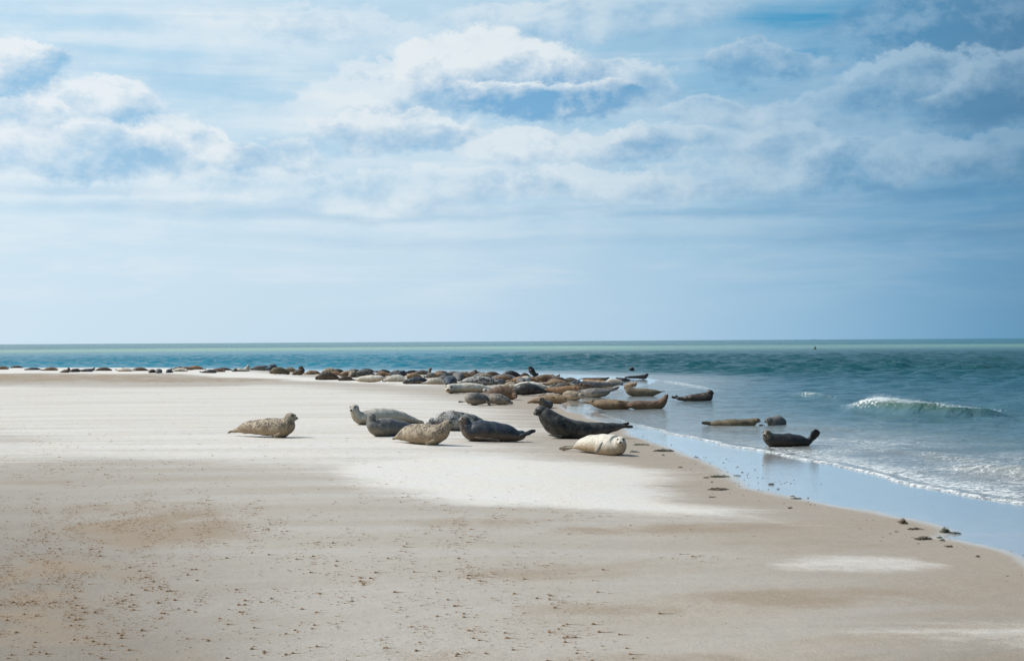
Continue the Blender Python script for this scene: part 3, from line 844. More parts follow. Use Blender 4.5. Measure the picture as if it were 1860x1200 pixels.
seal(2, 'dapple', 'white seal mottled with dark blotches lying flat behind two others', (250,318),
     [(560,290,24,.3),(500,262,42,.3),(430,245,60,.2),(340,240,72,.1),(250,236,78,0),(180,240,62,-.02),(140,248,46,-.05)],
     head=(108,244,33,(-.85,-.5,-.12),-.08), fore=[(285,165,330,195,14,-.1)], group=GN)
seal(2, 'navy', 'dark blue-black seal with a speckled tan face and rear flippers lifted', (600,405),
     [(850,343,28,.05),(795,358,46,0),(720,340,70,0),(620,325,80,0),(510,318,84,0),(430,325,74,0),(392,292,60,0),(378,262,48,0)],
     head=(370,238,42,(-.80,-.45,.12),-.02), hind=[(820,348,944,316,16,.05),(810,362,905,336,15,-.08)],
     fore=[(480,375,660,398,12,-.36)], group=GN)
seal(2, 'bull', 'large charcoal seal rearing its heavy head to the left, biggest of the front group', (1200,380),
     [(1660,278,17,.1),(1590,288,34,.08),(1500,303,50,.05),(1400,313,62,.03),(1290,312,72,0),(1180,298,84,0),(1095,262,88,-.02),(1045,218,72,-.03),(1010,180,58,-.04)],
     head=(985,158,45,(-.97,-.20,-.22),-.05), hind=[(1620,282,1728,288,15,.05),(1620,275,1700,258,15,.14)],
     fore=[(1180,235,1275,285,22,-.34),(1060,355,1160,366,14,-.3)], group=GN)
seal(2, 'cream', 'cream seal nearest the waterline facing the camera, grey flipper on its chest', (1450,508),
     [(1270,448,24,.55),(1310,432,48,.42),(1370,424,66,.28),(1450,426,78,.1),(1530,432,86,-.08),(1590,440,80,-.2),(1615,425,62,-.26)],
     head=(1625,402,42,(-.05,-.98,.02),-.32), hind=[(1280,438,1150,466,24,.55,.65),(1275,452,1128,462,16,.5,.6)],
     fore=[(1470,420,1432,492,16,-.42)], group=GN)
# ---- behind the big one
seal(2, 'greyface', 'small seal with a brown face peeping over the big charcoal seal', (1035,140),
     [(1060,115,22,.5),(1050,105,32,.25),(1030,108,34,.1),(1005,100,32,0),(993,88,30,-.03)],
     head=(985,72,29,(-.6,-.75,-.1),-.05), group=GC)
seal(2, 'tan', 'light brown seal asleep on the sand just behind the small brown faced seal', (1040,101),
     [(875,94,7,.2),(920,80,18,.2),(980,70,30,.15),(1050,64,38,.1),(1120,64,38,.05),(1165,68,28,0),(1195,66,18,0)],
     fore=[(1062,48,1100,52,9,-.25)], group=GC)
seal(2, 'spotted', 'pale buff seal with brown freckles and short snout, between tan and blue seals', (1240,73),
     [(1180,30,26,.3),(1210,32,36,.15),(1250,35,38,.05),(1285,38,34,0)],
     head=(1303,38,26,(.86,-.48,-.10),-.04), group=GC)
seal(6, 'tan', 'golden brown seal lying in the wet edge with dark tail tip pointing left', (900,622),
     [(625,530,10,.2),(690,525,25,.2),(760,540,50,.15),(860,553,66,.1),(980,556,70,.1),(1090,558,68,.1),(1180,560,56,.15),(1230,555,40,.2)],
     hind=[(700,525,588,522,13,.2),(690,515,740,492,12,.1)], fore=[(1130,515,1062,512,18,-.28)], group=GW)
seal(6, 'brown', 'long brown seal in the wet edge stretching its snout straight up', (1400,622),
     [(1180,575,26,0),(1240,560,46,0),(1320,560,60,0),(1430,563,62,0),(1540,562,62,0),(1620,548,66,0),(1665,515,56,0),(1690,482,44,0)],
     head=(1706,458,36,(.38,-.12,.92),0), hind=[(1220,575,1045,570,16,-.1),(1210,560,1075,545,12,-.05)], fore=[(1600,510,1535,545,16,-.32)], group=GW)
seal(6, 'grey', 'blue-grey seal with brown rear flippers lifted to the right above the water film', (720,455),
     [(940,372,26,0),(890,392,46,0),(810,396,60,0),(720,395,64,0),(640,395,56,.1),(580,390,38,.2)],
     hind=[(920,375,1082,316,18,0),(915,385,1020,350,15,-.06)], fore=[(730,375,700,410,16,-.3)], group=GC)
seal(6, 'olive', 'olive seal curved like a boat with head and tail both raised, in the shallows', (1400,446),
     [(1640,383,12,0),(1580,388,34,0),(1500,397,50,0),(1400,395,58,0),(1300,390,60,0),(1235,375,58,0),(1198,350,46,0)],
     head=(1176,328,36,(-.55,.80,.02),.02), hind=[(1600,385,1697,374,14,0),(1590,372,1640,378,11,.05)], group=GW)
seal(6, 'tan', 'small tan seal with upright head right at the foam line', (1240,321),
     [(1150,300,10,.2),(1190,290,24,.1),(1235,288,32,0),(1275,290,30,0),(1292,280,24,0)],
     head=(1300,264,20,(.45,-.88,.05),-.03), group=GC)
seal(6, 'black', 'black seal with raised head entering the sea, rightmost of the far group', (1400,212),
     [(1150,188,8,0),(1220,185,16,0),(1300,184,20,0),(1370,182,26,0),(1420,178,30,0),(1440,165,26,0)],
     head=(1450,150,20,(.95,-.2,.15),0), group=GC)
seal(6, 'black', 'low dark seal on the foam edge just left of the black one with raised head', (1120,237),
     [(1030,195,8,.2),(1070,205,18,.2),(1120,214,22,0),(1180,220,18,0),(1228,222,10,0)], group=GC)
seal(6, 'pale', 'pale greyish seal lying in front of low black seals near the foam', (1010,263),
     [(925,235,12,0),(960,228,24,0),(1010,228,28,0),(1060,235,24,0),(1110,248,12,0)], group=GC)
seal(6, 'umber', 'near-black seal lying long with its head lifted to the right', (740,243),
     [(545,203,7,.4),(620,205,14,.3),(700,212,22,.2),(780,214,26,.1),(850,215,26,0),(900,208,20,0)],
     head=(925,195,16,(.85,-.3,.35),0), group=GC)
seal(6, 'tan', 'tan seal stretched out behind the dark blue one, right of the colony', (830,300),
     [(580,225,9,.5),(650,235,22,.4),(740,250,30,.3),(840,262,32,.2),(930,275,30,.1),(1000,280,16,.1)], group=GC)
seal(6, 'blue', 'slate blue seal with a black head facing left and long straight back', (760,322),
     [(1125,278,10,0),(1060,276,20,0),(980,285,28,0),(880,288,34,0),(760,288,38,0),(640,285,38,0),(550,275,38,0),(510,262,38,0)],
     head=(480,252,34,(-.9,-.35,0),0), hind=[(1080,275,1135,262,14,0),(1080,280,1140,290,13,-.05)], group=GC)
seal(6, 'brown', 'brown mottled seal with its head up, under the slate blue seal', (640,352),
     [(760,325,14,.3),(710,318,30,.2),(650,310,38,.1),(600,306,40,0),(572,298,36,0)],
     head=(560,284,27,(-.5,-.85,0),-.03), group=GC)
seal(6, 'rust', 'orange-tan seal lying with its grey head to the right behind the freckled buff seal', (280,415),
     [(80,350,10,.3),(140,355,30,.3),(220,360,46,.25),(320,358,54,.2),(420,348,54,.2),(490,338,46,.15)],
     head=(525,335,30,(.8,-.5,-.15),.1), group=GC)
# ---- in the shallow water to the right
seal(3, 'wetbrown', 'dark brown wet seal sitting in the swash looking out to the right', (710,306),
     [(575,280,12,.05),(630,282,20,.05),(690,278,30,.02),(760,275,36,0),(815,268,42,0),(835,250,32,0)],
     head=(838,232,24,(.88,-.35,.02),-.02), hind=[(590,280,528,268,11,.05),(592,276,560,256,9,.1)], group=GW)
seal(3, 'olive', 'olive-brown seal lying on its side in the shallows nose to nose with a grey seal', (1000,513),
     [(850,488,16,.1),(890,485,28,.08),(950,484,33,.05),(1030,482,35,0),(1110,480,34,0),(1170,474,32,0),(1195,465,28,0)],
     head=(1215,457,23,(.93,-.30,0),-.02), hind=[(870,490,770,474,14,.1),(870,480,800,470,9,.15)], fore=[(1145,468,1085,470,16,-.15)], group=GW)
seal(3, 'grey', 'bluish grey seal humped in the shallows facing left towards its neighbour', (1360,515),
     [(1425,496,22,.5),(1412,478,44,.35),(1385,470,52,.15),(1350,476,46,.02),(1330,466,38,-.02)],
     head=(1314,456,29,(-.88,-.42,-.05),-.05), hind=[(1300,512,1232,492,13,-.1)], group=GW)
seal(3, 'wetdark', 'black-backed seal in the swash lifting its tail and looking at the camera', (1440,676),
     [(1655,600,22,.05),(1620,630,34,.04),(1560,625,50,.02),(1480,618,60,0),(1400,620,60,0),(1340,612,58,0),(1308,588,48,-.02)],
     head=(1298,566,37,(-.55,-.82,.05),-.04), hind=[(1625,640,1712,536,33,.05),(1650,612,1686,545,28,.14)], group=GW)
# ------------------------------------------------------------------ the packed colony: shared poses, each animal its own object
def pose_mesh(spine, head=None, hind=(), fore=(), name='seal_body', vox=.022):
    bm = bmesh.new(); rows = [list(r_) for r_ in spine]
    heads = []; flips = []
    if head:
        c, R_, f = head
        rows.append([c[0], c[1], c[2], R_*.8])
    sp = body_tube(bm, rows, 1.12)
    if head:
        hf = head_geo(bm, c, f, R_); heads.append((*hf, R_))
    for p0, p1, w_ in hind:
        p0, p1 = Vector(p0), Vector(p1); d = p1-p0; L = d.length; d.normalize()
        side = d.cross(Vector((0, 1, .25))).normalized(); nrm = side.cross(d).normalized()
        flipper(bm, p0, d, side, nrm, L, w_, .026, 1.1); flips.append((p0, d, L, w_))
    for p0, p1, w_ in fore:
        p0, p1 = Vector(p0), Vector(p1); d = p1-p0; L = d.length; d.normalize()
        side = d.cross(Vector((0, -1, .25))).normalized(); nrm = side.cross(d).normalized()
        flipper(bm, p0, d, side, nrm, L, w_, .026, 1.0); flips.append((p0, d, L, w_))
    me = finish_body(bm, vox, 2)
    ruffle(me, .022, 3.5, heads)
    set_attrs(me, sp, heads, flips, 1)
    me.name = name; me.materials.clear(); me.materials.append(FUR['grey'])
    co = np.zeros(len(me.vertices)*3, np.float32); me.vertices.foreach_get('co', co); co = co.reshape(-1, 3)
    return me, (co[:, 0].min(), co[:, 0].max(), co[:, 2].max())
POSE = {
 'lie': pose_mesh([(-.78,0,.07,.045),(-.62,0,.11,.09),(-.35,0,.18,.165),(-.05,0,.215,.205),(.25,0,.21,.20),(.48,0,.17,.155),(.60,0,.14,.115)],
        ((.70,-.03,.12), .10, (1,-.25,-.1)), [((-.72,.02,.08),(-.96,.05,.05),.05),((-.72,-.04,.08),(-.95,-.07,.04),.045)], [((.30,-.20,.16),(.12,-.24,.06),.05)]),
 'long': pose_mesh([(-.86,0,.06,.04),(-.68,0,.10,.075),(-.40,.02,.155,.14),(-.08,0,.175,.165),(.22,0,.17,.16),(.46,-.02,.14,.125),(.60,-.04,.12,.10)],
        ((.72,-.07,.12), .095, (.9,-.45,.05)), [((-.80,.02,.08),(-1.04,.06,.10),.05),((-.80,-.03,.08),(-1.0,-.06,.03),.045)], [((.28,-.15,.12),(.08,-.22,.03),.05)]),
 'roll': pose_mesh([(-.78,0,.12,.045),(-.62,0,.15,.09),(-.35,0,.19,.165),(-.05,0,.215,.205),(.25,0,.20,.19),(.46,0,.18,.145),(.58,0,.20,.11)],
        ((.69,-.02,.22), .10, (.75,-.35,.55)), [((-.72,.02,.14),(-.94,.05,.26),.055),((-.72,-.04,.13),(-.93,-.07,.17),.05)], [((.20,-.14,.32),(.02,-.18,.40),.055)]),
 'doze': pose_mesh([(-.74,.05,.08,.05),(-.58,.03,.12,.10),(-.32,0,.19,.175),(0,0,.225,.215),(.30,0,.215,.205),(.50,-.04,.18,.165),(.60,-.12,.15,.125)],
        ((.64,-.22,.13), .10, (.45,-.9,-.1)), [((-.70,.05,.09),(-.92,.10,.14),.05),((-.70,0,.09),(-.93,-.02,.05),.045)], [((.22,-.22,.20),(.05,-.25,.12),.05)]),
 'up': pose_mesh([(-.76,0,.07,.045),(-.60,0,.11,.09),(-.34,0,.17,.16),(-.05,0,.20,.195),(.24,0,.22,.20),(.44,0,.27,.165),(.53,-.01,.36,.12)],
        ((.57,-.03,.45), .10, (.9,-.4,.05)), [((-.70,.03,.08),(-.93,.06,.09),.05),((-.70,-.03,.08),(-.93,-.05,.05),.045)], [((.30,-.18,.13),(.16,-.24,.03),.05)]),
 'boat': pose_mesh([(-.80,0,.30,.035),(-.68,0,.22,.08),(-.42,0,.18,.15),(-.08,0,.195,.19),(.22,0,.21,.19),(.44,0,.26,.15),(.55,0,.35,.11)],
        ((.61,-.02,.43), .095, (.92,-.3,.2)), [((-.76,.02,.28),(-.96,.04,.44),.055),((-.76,-.03,.28),(-.93,-.05,.36),.05)], [((.25,-.18,.15),(.10,-.24,.06),.05)]),
 'snout': pose_mesh([(-.76,0,.07,.045),(-.60,0,.11,.09),(-.34,0,.17,.16),(-.05,0,.20,.195),(.26,0,.20,.19),(.46,0,.22,.15),(.56,0,.29,.115)],
        ((.62,0,.37), .09, (.55,-.1,.85)), [((-.70,.03,.08),(-.93,.06,.09),.05),((-.70,-.03,.08),(-.93,-.05,.05),.045)], [((.30,-.18,.13),(.16,-.24,.03),.05)]),
 'front': pose_mesh([(.20,1.1,.07,.05),(.16,.9,.12,.10),(.08,.6,.18,.17),(0,.25,.21,.21),(-.03,-.02,.20,.19),(-.05,-.18,.18,.14)],
        ((-.06,-.28,.17), .105, (-.1,-1,0)), [((.20,1.0,.08),(.30,1.25,.06),.05)], [((.20,-.05,.12),(.30,-.20,.04),.05)]),
 'away': pose_mesh([(-.16,-.62,.08,.05),(-.12,-.42,.13,.10),(-.06,-.12,.20,.185),(.02,.22,.22,.21),(.08,.5,.19,.17),(.12,.64,.16,.13)],
        ((.14,.76,.17), .10, (.3,.95,0)), [((-.15,-.55,.09),(-.24,-.78,.10),.05),((-.12,-.55,.09),(-.10,-.80,.07),.05)], [((.20,.30,.14),(.30,.16,.05),.05)]),
 'sit': pose_mesh([(-.50,.25,.07,.05),(-.36,.18,.12,.11),(-.12,.08,.19,.18),(.12,0,.22,.20),(.24,-.02,.32,.16),(.26,-.02,.42,.12)],
        ((.24,-.03,.50), .10, (-.35,-.85,.1)), [((-.46,.22,.08),(-.66,.32,.06),.05)], [((.16,-.18,.16),(.06,-.26,.03),.05)]),
 'curl': pose_mesh([(-.62,0,.10,.05),(-.50,0,.13,.10),(-.28,0,.19,.17),(0,0,.23,.215),(.24,-.02,.23,.20),(.38,-.06,.24,.155),(.40,-.10,.30,.12)],
        ((.34,-.16,.36), .10, (-.75,-.6,-.1)), [((-.58,0,.11),(-.80,0,.24),.055),((-.58,-.03,.11),(-.78,-.04,.16),.05)], [((.18,-.20,.18),(.02,-.26,.10),.05)]),
}
FC = 'seals packed in the far colony'
FL = 'seals in the far row beyond the crest of the sand'
def far_seal(zoom, x0, x1, yt, yb, kind, dr, furn, label, group=FC, yaw=None):
    ox, oy, sc = ZO[zoom]
    px0, px1, pt_, pb = ox+x0/sc, ox+x1/sc, oy+yt/sc, (None if yb is None else oy+yb/sc)
    if kind == 'lie': kind = ['lie', 'long', 'roll', 'long'][int(abs(x0*7+x1*3)) % 4]
    me, (a, b_, h0) = POSE[kind]
    cx = (px0+px1)/2
    w0 = b_-a
    if pb is not None:
        g = at(cx, pb); k = (px1-px0)*g.y/F/w0*1.10; kz = (pb-pt_)*g.y/F/h0*1.08
        kz = min(max(kz, .85*k), 1.5*k)
    else:
        k = .9; zg = -0.02
        for _ in range(6):
            d = pixray(cx, pt_); t = (zg+k*h0-CAM_H)/d.z; p = CP+d*t
            k = (px1-px0)*p.y/F/w0; k = min(max(k, .62), 1.25)
            zg = max(gh(p.x, p.y), ZW-.03)
        g = Vector((p.x, p.y, zg)); kz = k*(.82 if group == FL else 1.0)
    o = bpy.data.objects.new('seal', me); COL.objects.link(o)
    o.material_slots[0].link = 'OBJECT'; o.material_slots[0].material = FUR[furn]
    y_ = random.uniform(-.16, .16) if yaw is None else yaw
    k2 = k/max(.8, math.cos(y_))
    if dr < 0: o.scale = (-k2, k, kz)
    else: o.scale = (k2, k, kz)
    o.rotation_euler = (random.uniform(-.05, .05), 0, y_)
    cxm = (a+b_)/2*(k2 if dr > 0 else -k2)
    o.location = (g.x-cxm*math.cos(y_), g.y-cxm*math.sin(y_)+.12, max(g.z, ZW-.04)-.02)
    o['label'] = label; o['category'] = 'seal'; o['group'] = group
    SEALS.append(o)
    return o

T = far_seal
# front rank of the middle (zoom 5)
seal(5, 'cream', 'seal with round cream face turned to the camera, left end of the middle rank', (250,518),
     [(900,470,20,.5),(760,455,40,.4),(640,440,62,.3),(520,436,72,.2),(400,440,74,.1),(300,445,70,-.05),(240,450,70,-.2)],
     head=(212,448,70,(-.15,-.98,0),-.35), fore=[(560,395,470,405,24,-.15)], group=FC)
T(5,600,720,345,512,'snout',-1,'navy','dark blue seal with its rear end pointing up between two brown seals')
T(5,640,1190,415,610,'doze',1,'brown','ruddy brown seal lying behind the white pup, head down to the right')
seal(5, 'pale', 'small whitish seal with a dark face, wedged among dark mottled seals', (900,585),
     [(1050,555,20,.1),(980,545,36,.05),(900,530,44,0),(820,510,44,0),(770,490,42,0)], head=(738,475,36,(-.55,-.83,0),-.03), group=FC)
seal(5, 'darkdapple', 'dark mottled seal with tan belly and a pinkish flipper stretched to the right', (600,695),
     [(790,640,26,.3),(740,615,60,.2),(660,600,86,.1),(570,600,94,0),(500,612,80,-.05),(460,640,50,-.05)],
     hind=[(760,640,822,700,20,-.05)], fore=[(450,640,340,642,12,.1)], group=FC)
seal(5, 'darkdapple', 'dark blue-grey mottled seal tapering to a snout on the right, front edge of the colony', (930,690),
     [(700,600,30,.3),(760,590,58,.2),(850,595,76,.1),(940,605,78,0),(1030,625,60,-.05),(1090,645,38,-.08)],
     head=(1115,655,28,(.9,-.3,-.2),-.1), group=FC)
seal(5, 'bull', 'big dark mottled seal lying in front of a cream one, rear flippers to the right', (1400,553),
     [(1640,500,20,.1),(1560,480,48,.05),(1450,460,80,0),(1340,455,92,0),(1250,465,84,0),(1190,490,56,0)],
     head=(1165,500,48,(-.7,-.6,-.2),-.08), hind=[(1600,495,1725,505,16,.1)], group=FC)
T(5,1110,1700,345,470,'lie',-1,'cream','cream seal stretched behind the big dark mottled one')
T(5,960,1200,345,450,'curl',1,'spotted','freckled tan seal tucked left of the cream one')
T(5,280,920,290,398,'lie',1,'dapple','pale mottled seal lying across the middle of the colony')
T(5,130,345,290,400,'away',1,'blue','rounded blue-grey seal seen end-on above the cream faced one')
T(5,230,420,232,330,'away',-1,'grey','grey rounded seal behind the blue-grey one seen end-on')
T(5,370,540,245,330,'curl',-1,'rust','rusty brown seal curled near the colony centre')
T(5,520,760,250,330,'lie',-1,'darkdapple','dark spotted seal lying behind the long pale mottled one')
T(5,760,1170,235,330,'doze',1,'grey','brownish grey seal lying below the black seals')
T(5,820,1060,305,385,'lie',1,'blue','small blue-grey seal in the middle of the pack')
T(5,1120,1580,262,360,'lie',-1,'rust','orange brown seal lying left of a white-backed one')
T(5,1270,1430,298,368,'away',1,'pale','white-backed seal showing only its round back')
T(5,1380,1760,245,350,'doze',1,'brown','dark reddish seal lying below the upright black one')
T(5,970,1290,185,280,'lie',-1,'black','black seal with arched back at the rear of the colony')
T(5,1260,1400,215,262,'lie',-1,'umber','long dark brown seal just right of the black arched back')
seal(5, 'black', 'black seal holding its thick neck bolt upright at the back of the colony', (1440,262),
     [(1520,240,16,.1),(1480,238,24,.05),(1450,225,38,0),(1425,195,46,0),(1412,170,44,0)], head=(1405,158,36,(-.3,-.5,.8),0), group=FC)
T(5,1620,1860,300,385,'lie',1,'tan','tan seal at the right middle of the pack, above an orange-tan one')
T(5,1690,1860,262,340,'curl',-1,'dapple','pale green-grey seal with two dark heads behind it')
T(5,480,690,172,None,'lie',-1,'dapple','pale seal with dark patches in the last row')
T(5,500,560,168,None,'sit',1,'umber','dark seal head poking up over the pale patched one')
T(5,710,930,192,None,'lie',1,'umber','low dark back in the last row left of the black arched seal')
T(5,0,190,188,None,'lie',1,'umber','dark brown back in the last row above the blue-grey seals')
T(5,0,170,205,None,'doze',-1,'tan','tan seal in the last rows above the left blue-grey one')
T(5,80,290,205,300,'lie',-1,'blue','slate coloured seal lying over the tan one at the rear')
T(5,10,210,258,330,'lie',1,'grey','dark grey smooth seal left of the rounded blue ones')
T(5,560,760,205,None,'doze',1,'grey','grey seal lying between pale patched and brownish seals')
T(5,300,480,215,300,'lie',1,'olive','olive seal lying behind the grey rounded one')
# right middle (zoom 6)
T(6,310,540,185,242,'lie',-1,'darkdapple','grey-brown mottled seal right of the pale green-grey one')
T(6,165,220,138,172,'sit',-1,'umber','left one of two dark heads raised at the back near the water')
T(6,215,278,140,172,'sit',1,'brown','right one of two dark heads raised at the back near the water')
T(6,20,160,150,192,'lie',1,'tan','tan seal at the waterline left of the two raised dark heads')
T(6,90,450,215,300,'lie',-1,'tan','sandy brown seal lying behind the slate blue seal with black head')
T(6,200,420,262,330,'lie',-1,'grey','grey back showing above the orange-tan seal')
T(6,0,100,225,300,'doze',1,'brown','brown seal behind the sandy brown one, right of the upright black seal')
# left middle (zoom 4)
T(4,100,420,180,285,'lie',-1,'umber','dark brown mottled seal at the left corner of the main colony')
T(4,390,605,185,295,'lie',-1,'umber','dark seal beside the left corner of the colony, tail pointing right')
T(4,180,430,128,215,'doze',-1,'spotted','speckled tan seal behind the dark brown pair on the left')
T(4,240,425,150,225,'lie',1,'rust','reddish brown seal behind the dark pair on the left')
T(4,400,520,178,240,'curl',1,'brown','small brown seal between the dark pair and the freckled ones')
T(4,525,640,160,250,'front',1,'spotted','tan mottled seal facing the camera above the cream one')
T(4,615,885,148,235,'doze',-1,'greyface','broad grey seal lying above the two cream seals')
T(4,850,1045,150,230,'lie',1,'rust','rosy brown seal with its dark face to the right, above the white-cream seal')
seal(4, 'cream', 'cream seal on the front edge of the colony with a dark tail at right', (800,315),
     [(970,258,22,0),(930,262,38,0),(860,266,46,0),(780,270,44,0),(700,274,36,0),(650,278,26,0)],
     head=(628,282,18,(-.9,-.3,-.1),0), hind=[(950,255,1006,258,16,-.05),(940,265,985,240,13,0)], group=FC)
T(4,965,1290,205,310,'lie',1,'pale','white-cream seal lying right beside the cream one with a dark tail')
T(4,1240,1625,245,338,'lie',-1,'navy','dark blue-grey seal on the front edge, right of the white-cream one')
T(4,1480,1785,230,342,'lie',1,'cream','straw coloured seal half hidden behind the dark blue-grey one')
T(4,1280,1505,190,275,'doze',-1,'tan','tan seal lying above the dark blue-grey front one')
T(4,1060,1245,172,240,'lie',-1,'blue','pale blue-grey seal above the white-cream one')
T(4,1170,1275,160,225,'away',1,'navy','small dark rounded seal right of the pale blue-grey one')
T(4,1500,1640,185,260,'curl',1,'grey','grey seal with back to camera, below the raised dark head')
seal(4, 'darkdapple', 'blue-grey seal in the last row raising its dark head to the right', (1560,215),
     [(1500,195,14,.2),(1540,192,26,.1),(1565,185,32,0),(1575,165,24,0)], head=(1583,143,20,(.9,-.3,0),0), group=FC)
T(4,1640,1860,180,255,'lie',-1,'blue','blue-grey seal lying right of the raised dark head')
T(4,1640,1840,225,285,'lie',1,'navy','dark grey smooth backed seal above the straw coloured one')
T(4,540,625,140,None,'lie',1,'umber','small dark back in the last row above the tan mottled seal')
T(4,680,855,133,None,'lie',-1,'umber','dark brown back topping the row above the broad grey seal')
T(4,880,1090,140,None,'lie',-1,'navy','dark back in the last row above the rosy brown seal')
T(4,1290,1385,152,None,'lie',1,'black','black back in the last row left of the raised dark head')
T(4,1370,1535,147,None,'doze',1,'grey','grey-tan back in the last row touching the raised head seal')
T(4,1610,1830,165,None,'lie',1,'navy','low dark back in the last row right of the raised dark head')
T(4,0,110,135,205,'doze',1,'tan','tan brown seal just left of the main colony, lying low')
T(4,-20,90,150,215,'lie',-1,'rust','reddish seal at the left end in front of the tan brown one')
# extra animals filling the depth of the pack, each where a back shows between others
T(5,420,640,262,None,'lie',1,'umber','dark brown seal showing between the rusty and pale mottled ones')
T(5,930,1130,250,None,'doze',-1,'rust','orange seal showing under the black arched back')
T(5,1560,1720,230,None,'lie',1,'tan','sandy seal right behind the dark reddish one')
T(4,430,560,152,None,'doze',1,'spotted','freckled back between the reddish and the tan mottled seals')
T(5,640,860,222,None,'lie',-1,'spotted','freckled tan back below the low dark one in the rear')
T(5,150,330,185,None,'doze',1,'grey','grey back rising between dark brown and slate seals in the rear rows')
T(5,330,500,195,None,'lie',-1,'tan','sandy back in the rear row left of the pale patched seal')
T(5,690,830,262,345,'curl',1,'darkdapple','small dark dappled seal in the centre, above the long pale mottled one')
T(5,1180,1330,300,385,'front',-1,'grey','grey seal end-on beside the white-backed one')
T(5,1000,1130,300,372,'doze',1,'tan','little tan seal left of the orange brown one')
T(5,1720,1860,340,420,'lie',-1,'navy','dark seal low between the tan one and the orange-tan one at right')
T(4,900,1010,185,245,'doze',-1,'brown','brown seal in the second row above the dark tailed cream seal')
T(4,760,880,190,250,'lie',1,'umber','dark flank showing under the broad grey seal')
T(4,1090,1200,150,None,'lie',1,'grey','grey back in the last row above the pale blue-grey seal')
T(4,1400,1500,225,300,'lie',-1,'brown','brown seal between the dark blue-grey and straw coloured ones')
T(4,1700,1800,155,None,'doze',-1,'tan','tan back in the last row right of the low dark back')
T(4,300,420,135,None,'lie',1,'umber','dark back behind the speckled tan seal on the left')
T(6,480,620,225,300,'doze',-1,'grey','grey seal partly behind the slate blue one with black head')
T(6,130,330,175,None,'lie',1,'umber','dark back just under the two raised dark heads')
T(6,560,720,195,262,'lie',1,'brown','brown seal between the near-black and the stretched tan ones')
T(6,0,130,385,455,'lie',-1,'darkdapple','dark rear end right of the big dark mottled seal')
# left tail of the colony (zoom 8)
seal(8, 'olive', 'plump olive seal lying left of the main colony, blunt head to the left', (1330,233),
     [(1430,222,12,.2),(1390,205,24,.15),(1340,192,36,.08),(1290,190,38,0),(1258,198,32,0)], head=(1243,205,22,(-.9,-.4,-.05),0), group=FC)
seal(8, 'umber', 'dark brown seal lifting its head back to the left beside the plump olive one', (1530,238),
     [(1460,230,10,.1),(1500,212,24,.05),(1545,204,34,0),(1565,190,26,0)], head=(1552,160,20,(-.9,-.2,.15),0), group=FC)
T(8,1340,1505,152,205,'lie',1,'olive','olive-grey seal stretched behind the plump olive one')
T(8,1585,1690,172,230,'doze',1,'tan','tan seal lying right of the dark brown head lifter')
T(8,1640,1765,160,228,'lie',-1,'rust','reddish seal touching the mottled corner of the colony')
T(8,1205,1295,132,180,'away',1,'blue','dark bluish rounded back above the plump olive seal')
T(8,1115,1190,135,None,'lie',1,'umber','small dark back peeping above the grey seal with pale face neighbour')
T(8,1020,1215,138,192,'lie',-1,'grey','grey seal lying behind the sand crest, right of the pale face')
seal(8, 'cream', 'pale tan seal with its face up looking at the camera over the sand crest', (985,194),
     [(940,190,12,.2),(960,182,22,.1),(982,172,26,0),(990,160,22,0)], head=(990,149,19,(-.3,-.95,0),-.03), group=FL)
def FLs(*a): return far_seal(*a, group=FL)
FLs(8,870,960,150,None,'doze',-1,'pale','grey-white seal just left of the pale upright face')
FLs(8,840,900,150,None,'away',1,'umber','small dark rounded back left of the grey-white seal')
FLs(8,650,825,148,None,'lie',-1,'umber','dark brown seal lying long, right of a gap in the row')
FLs(8,605,700,152,None,'doze',1,'brown','brown seal half behind the dark brown long one')
FLs(8,535,615,165,None,'lie',1,'navy','low dark back right of the big reddish brown seal')
FLs(8,345,545,127,None,'doze',-1,'rust','big reddish brown seal, tallest of the far row')
FLs(8,290,400,137,None,'lie',-1,'brown','brown seal left of the big reddish one')
FLs(8,175,335,148,None,'doze',1,'cream','pale tan seal in front of a brown back')
FLs(8,180,350,136,None,'lie',1,'umber','dark brown back behind the pale tan seal')
FLs(8,128,185,160,None,'away',1,'navy','very low dark back left of the pale tan seal')
FLs(7,1725,1815,157,None,'away',-1,'grey','small greyish tan rounded seal standing apart')
FLs(7,1695,1725,172,None,'away',1,'umber','tiny dark lump left of the small greyish tan seal')
FLs(7,1520,1655,152,None,'doze',-1,'brown','grey-brown seal touching the cream one at its right')
FLs(7,1285,1525,150,None,'lie',-1,'cream','cream seal in the far row, palest on the left')
FLs(7,1035,1265,150,None,'lie',1,'umber','long brown seal just left of the cream one')
FLs(7,895,1035,153,None,'boat',1,'navy','slim dark blue seal left of the long brown one')
FLs(7,690,745,153,None,'sit',1,'umber','small dark seal with raised head between two gaps')
FLs(7,815,855,165,None,'away',1,'umber','tiny dark back between the raised head and the slim blue seal')
FLs(7,470,630,150,None,'doze',1,'brown','third large back from the left edge, brown')
FLs(7,330,425,156,None,'lie',-1,'navy','low dark blue back between two brown humps')
FLs(7,112,282,136,None,'doze',-1,'umber','dark olive hump, second from the left edge')
FLs(7,-60,60,140,None,'doze',1,'brown','brown back cut by the left edge of view')
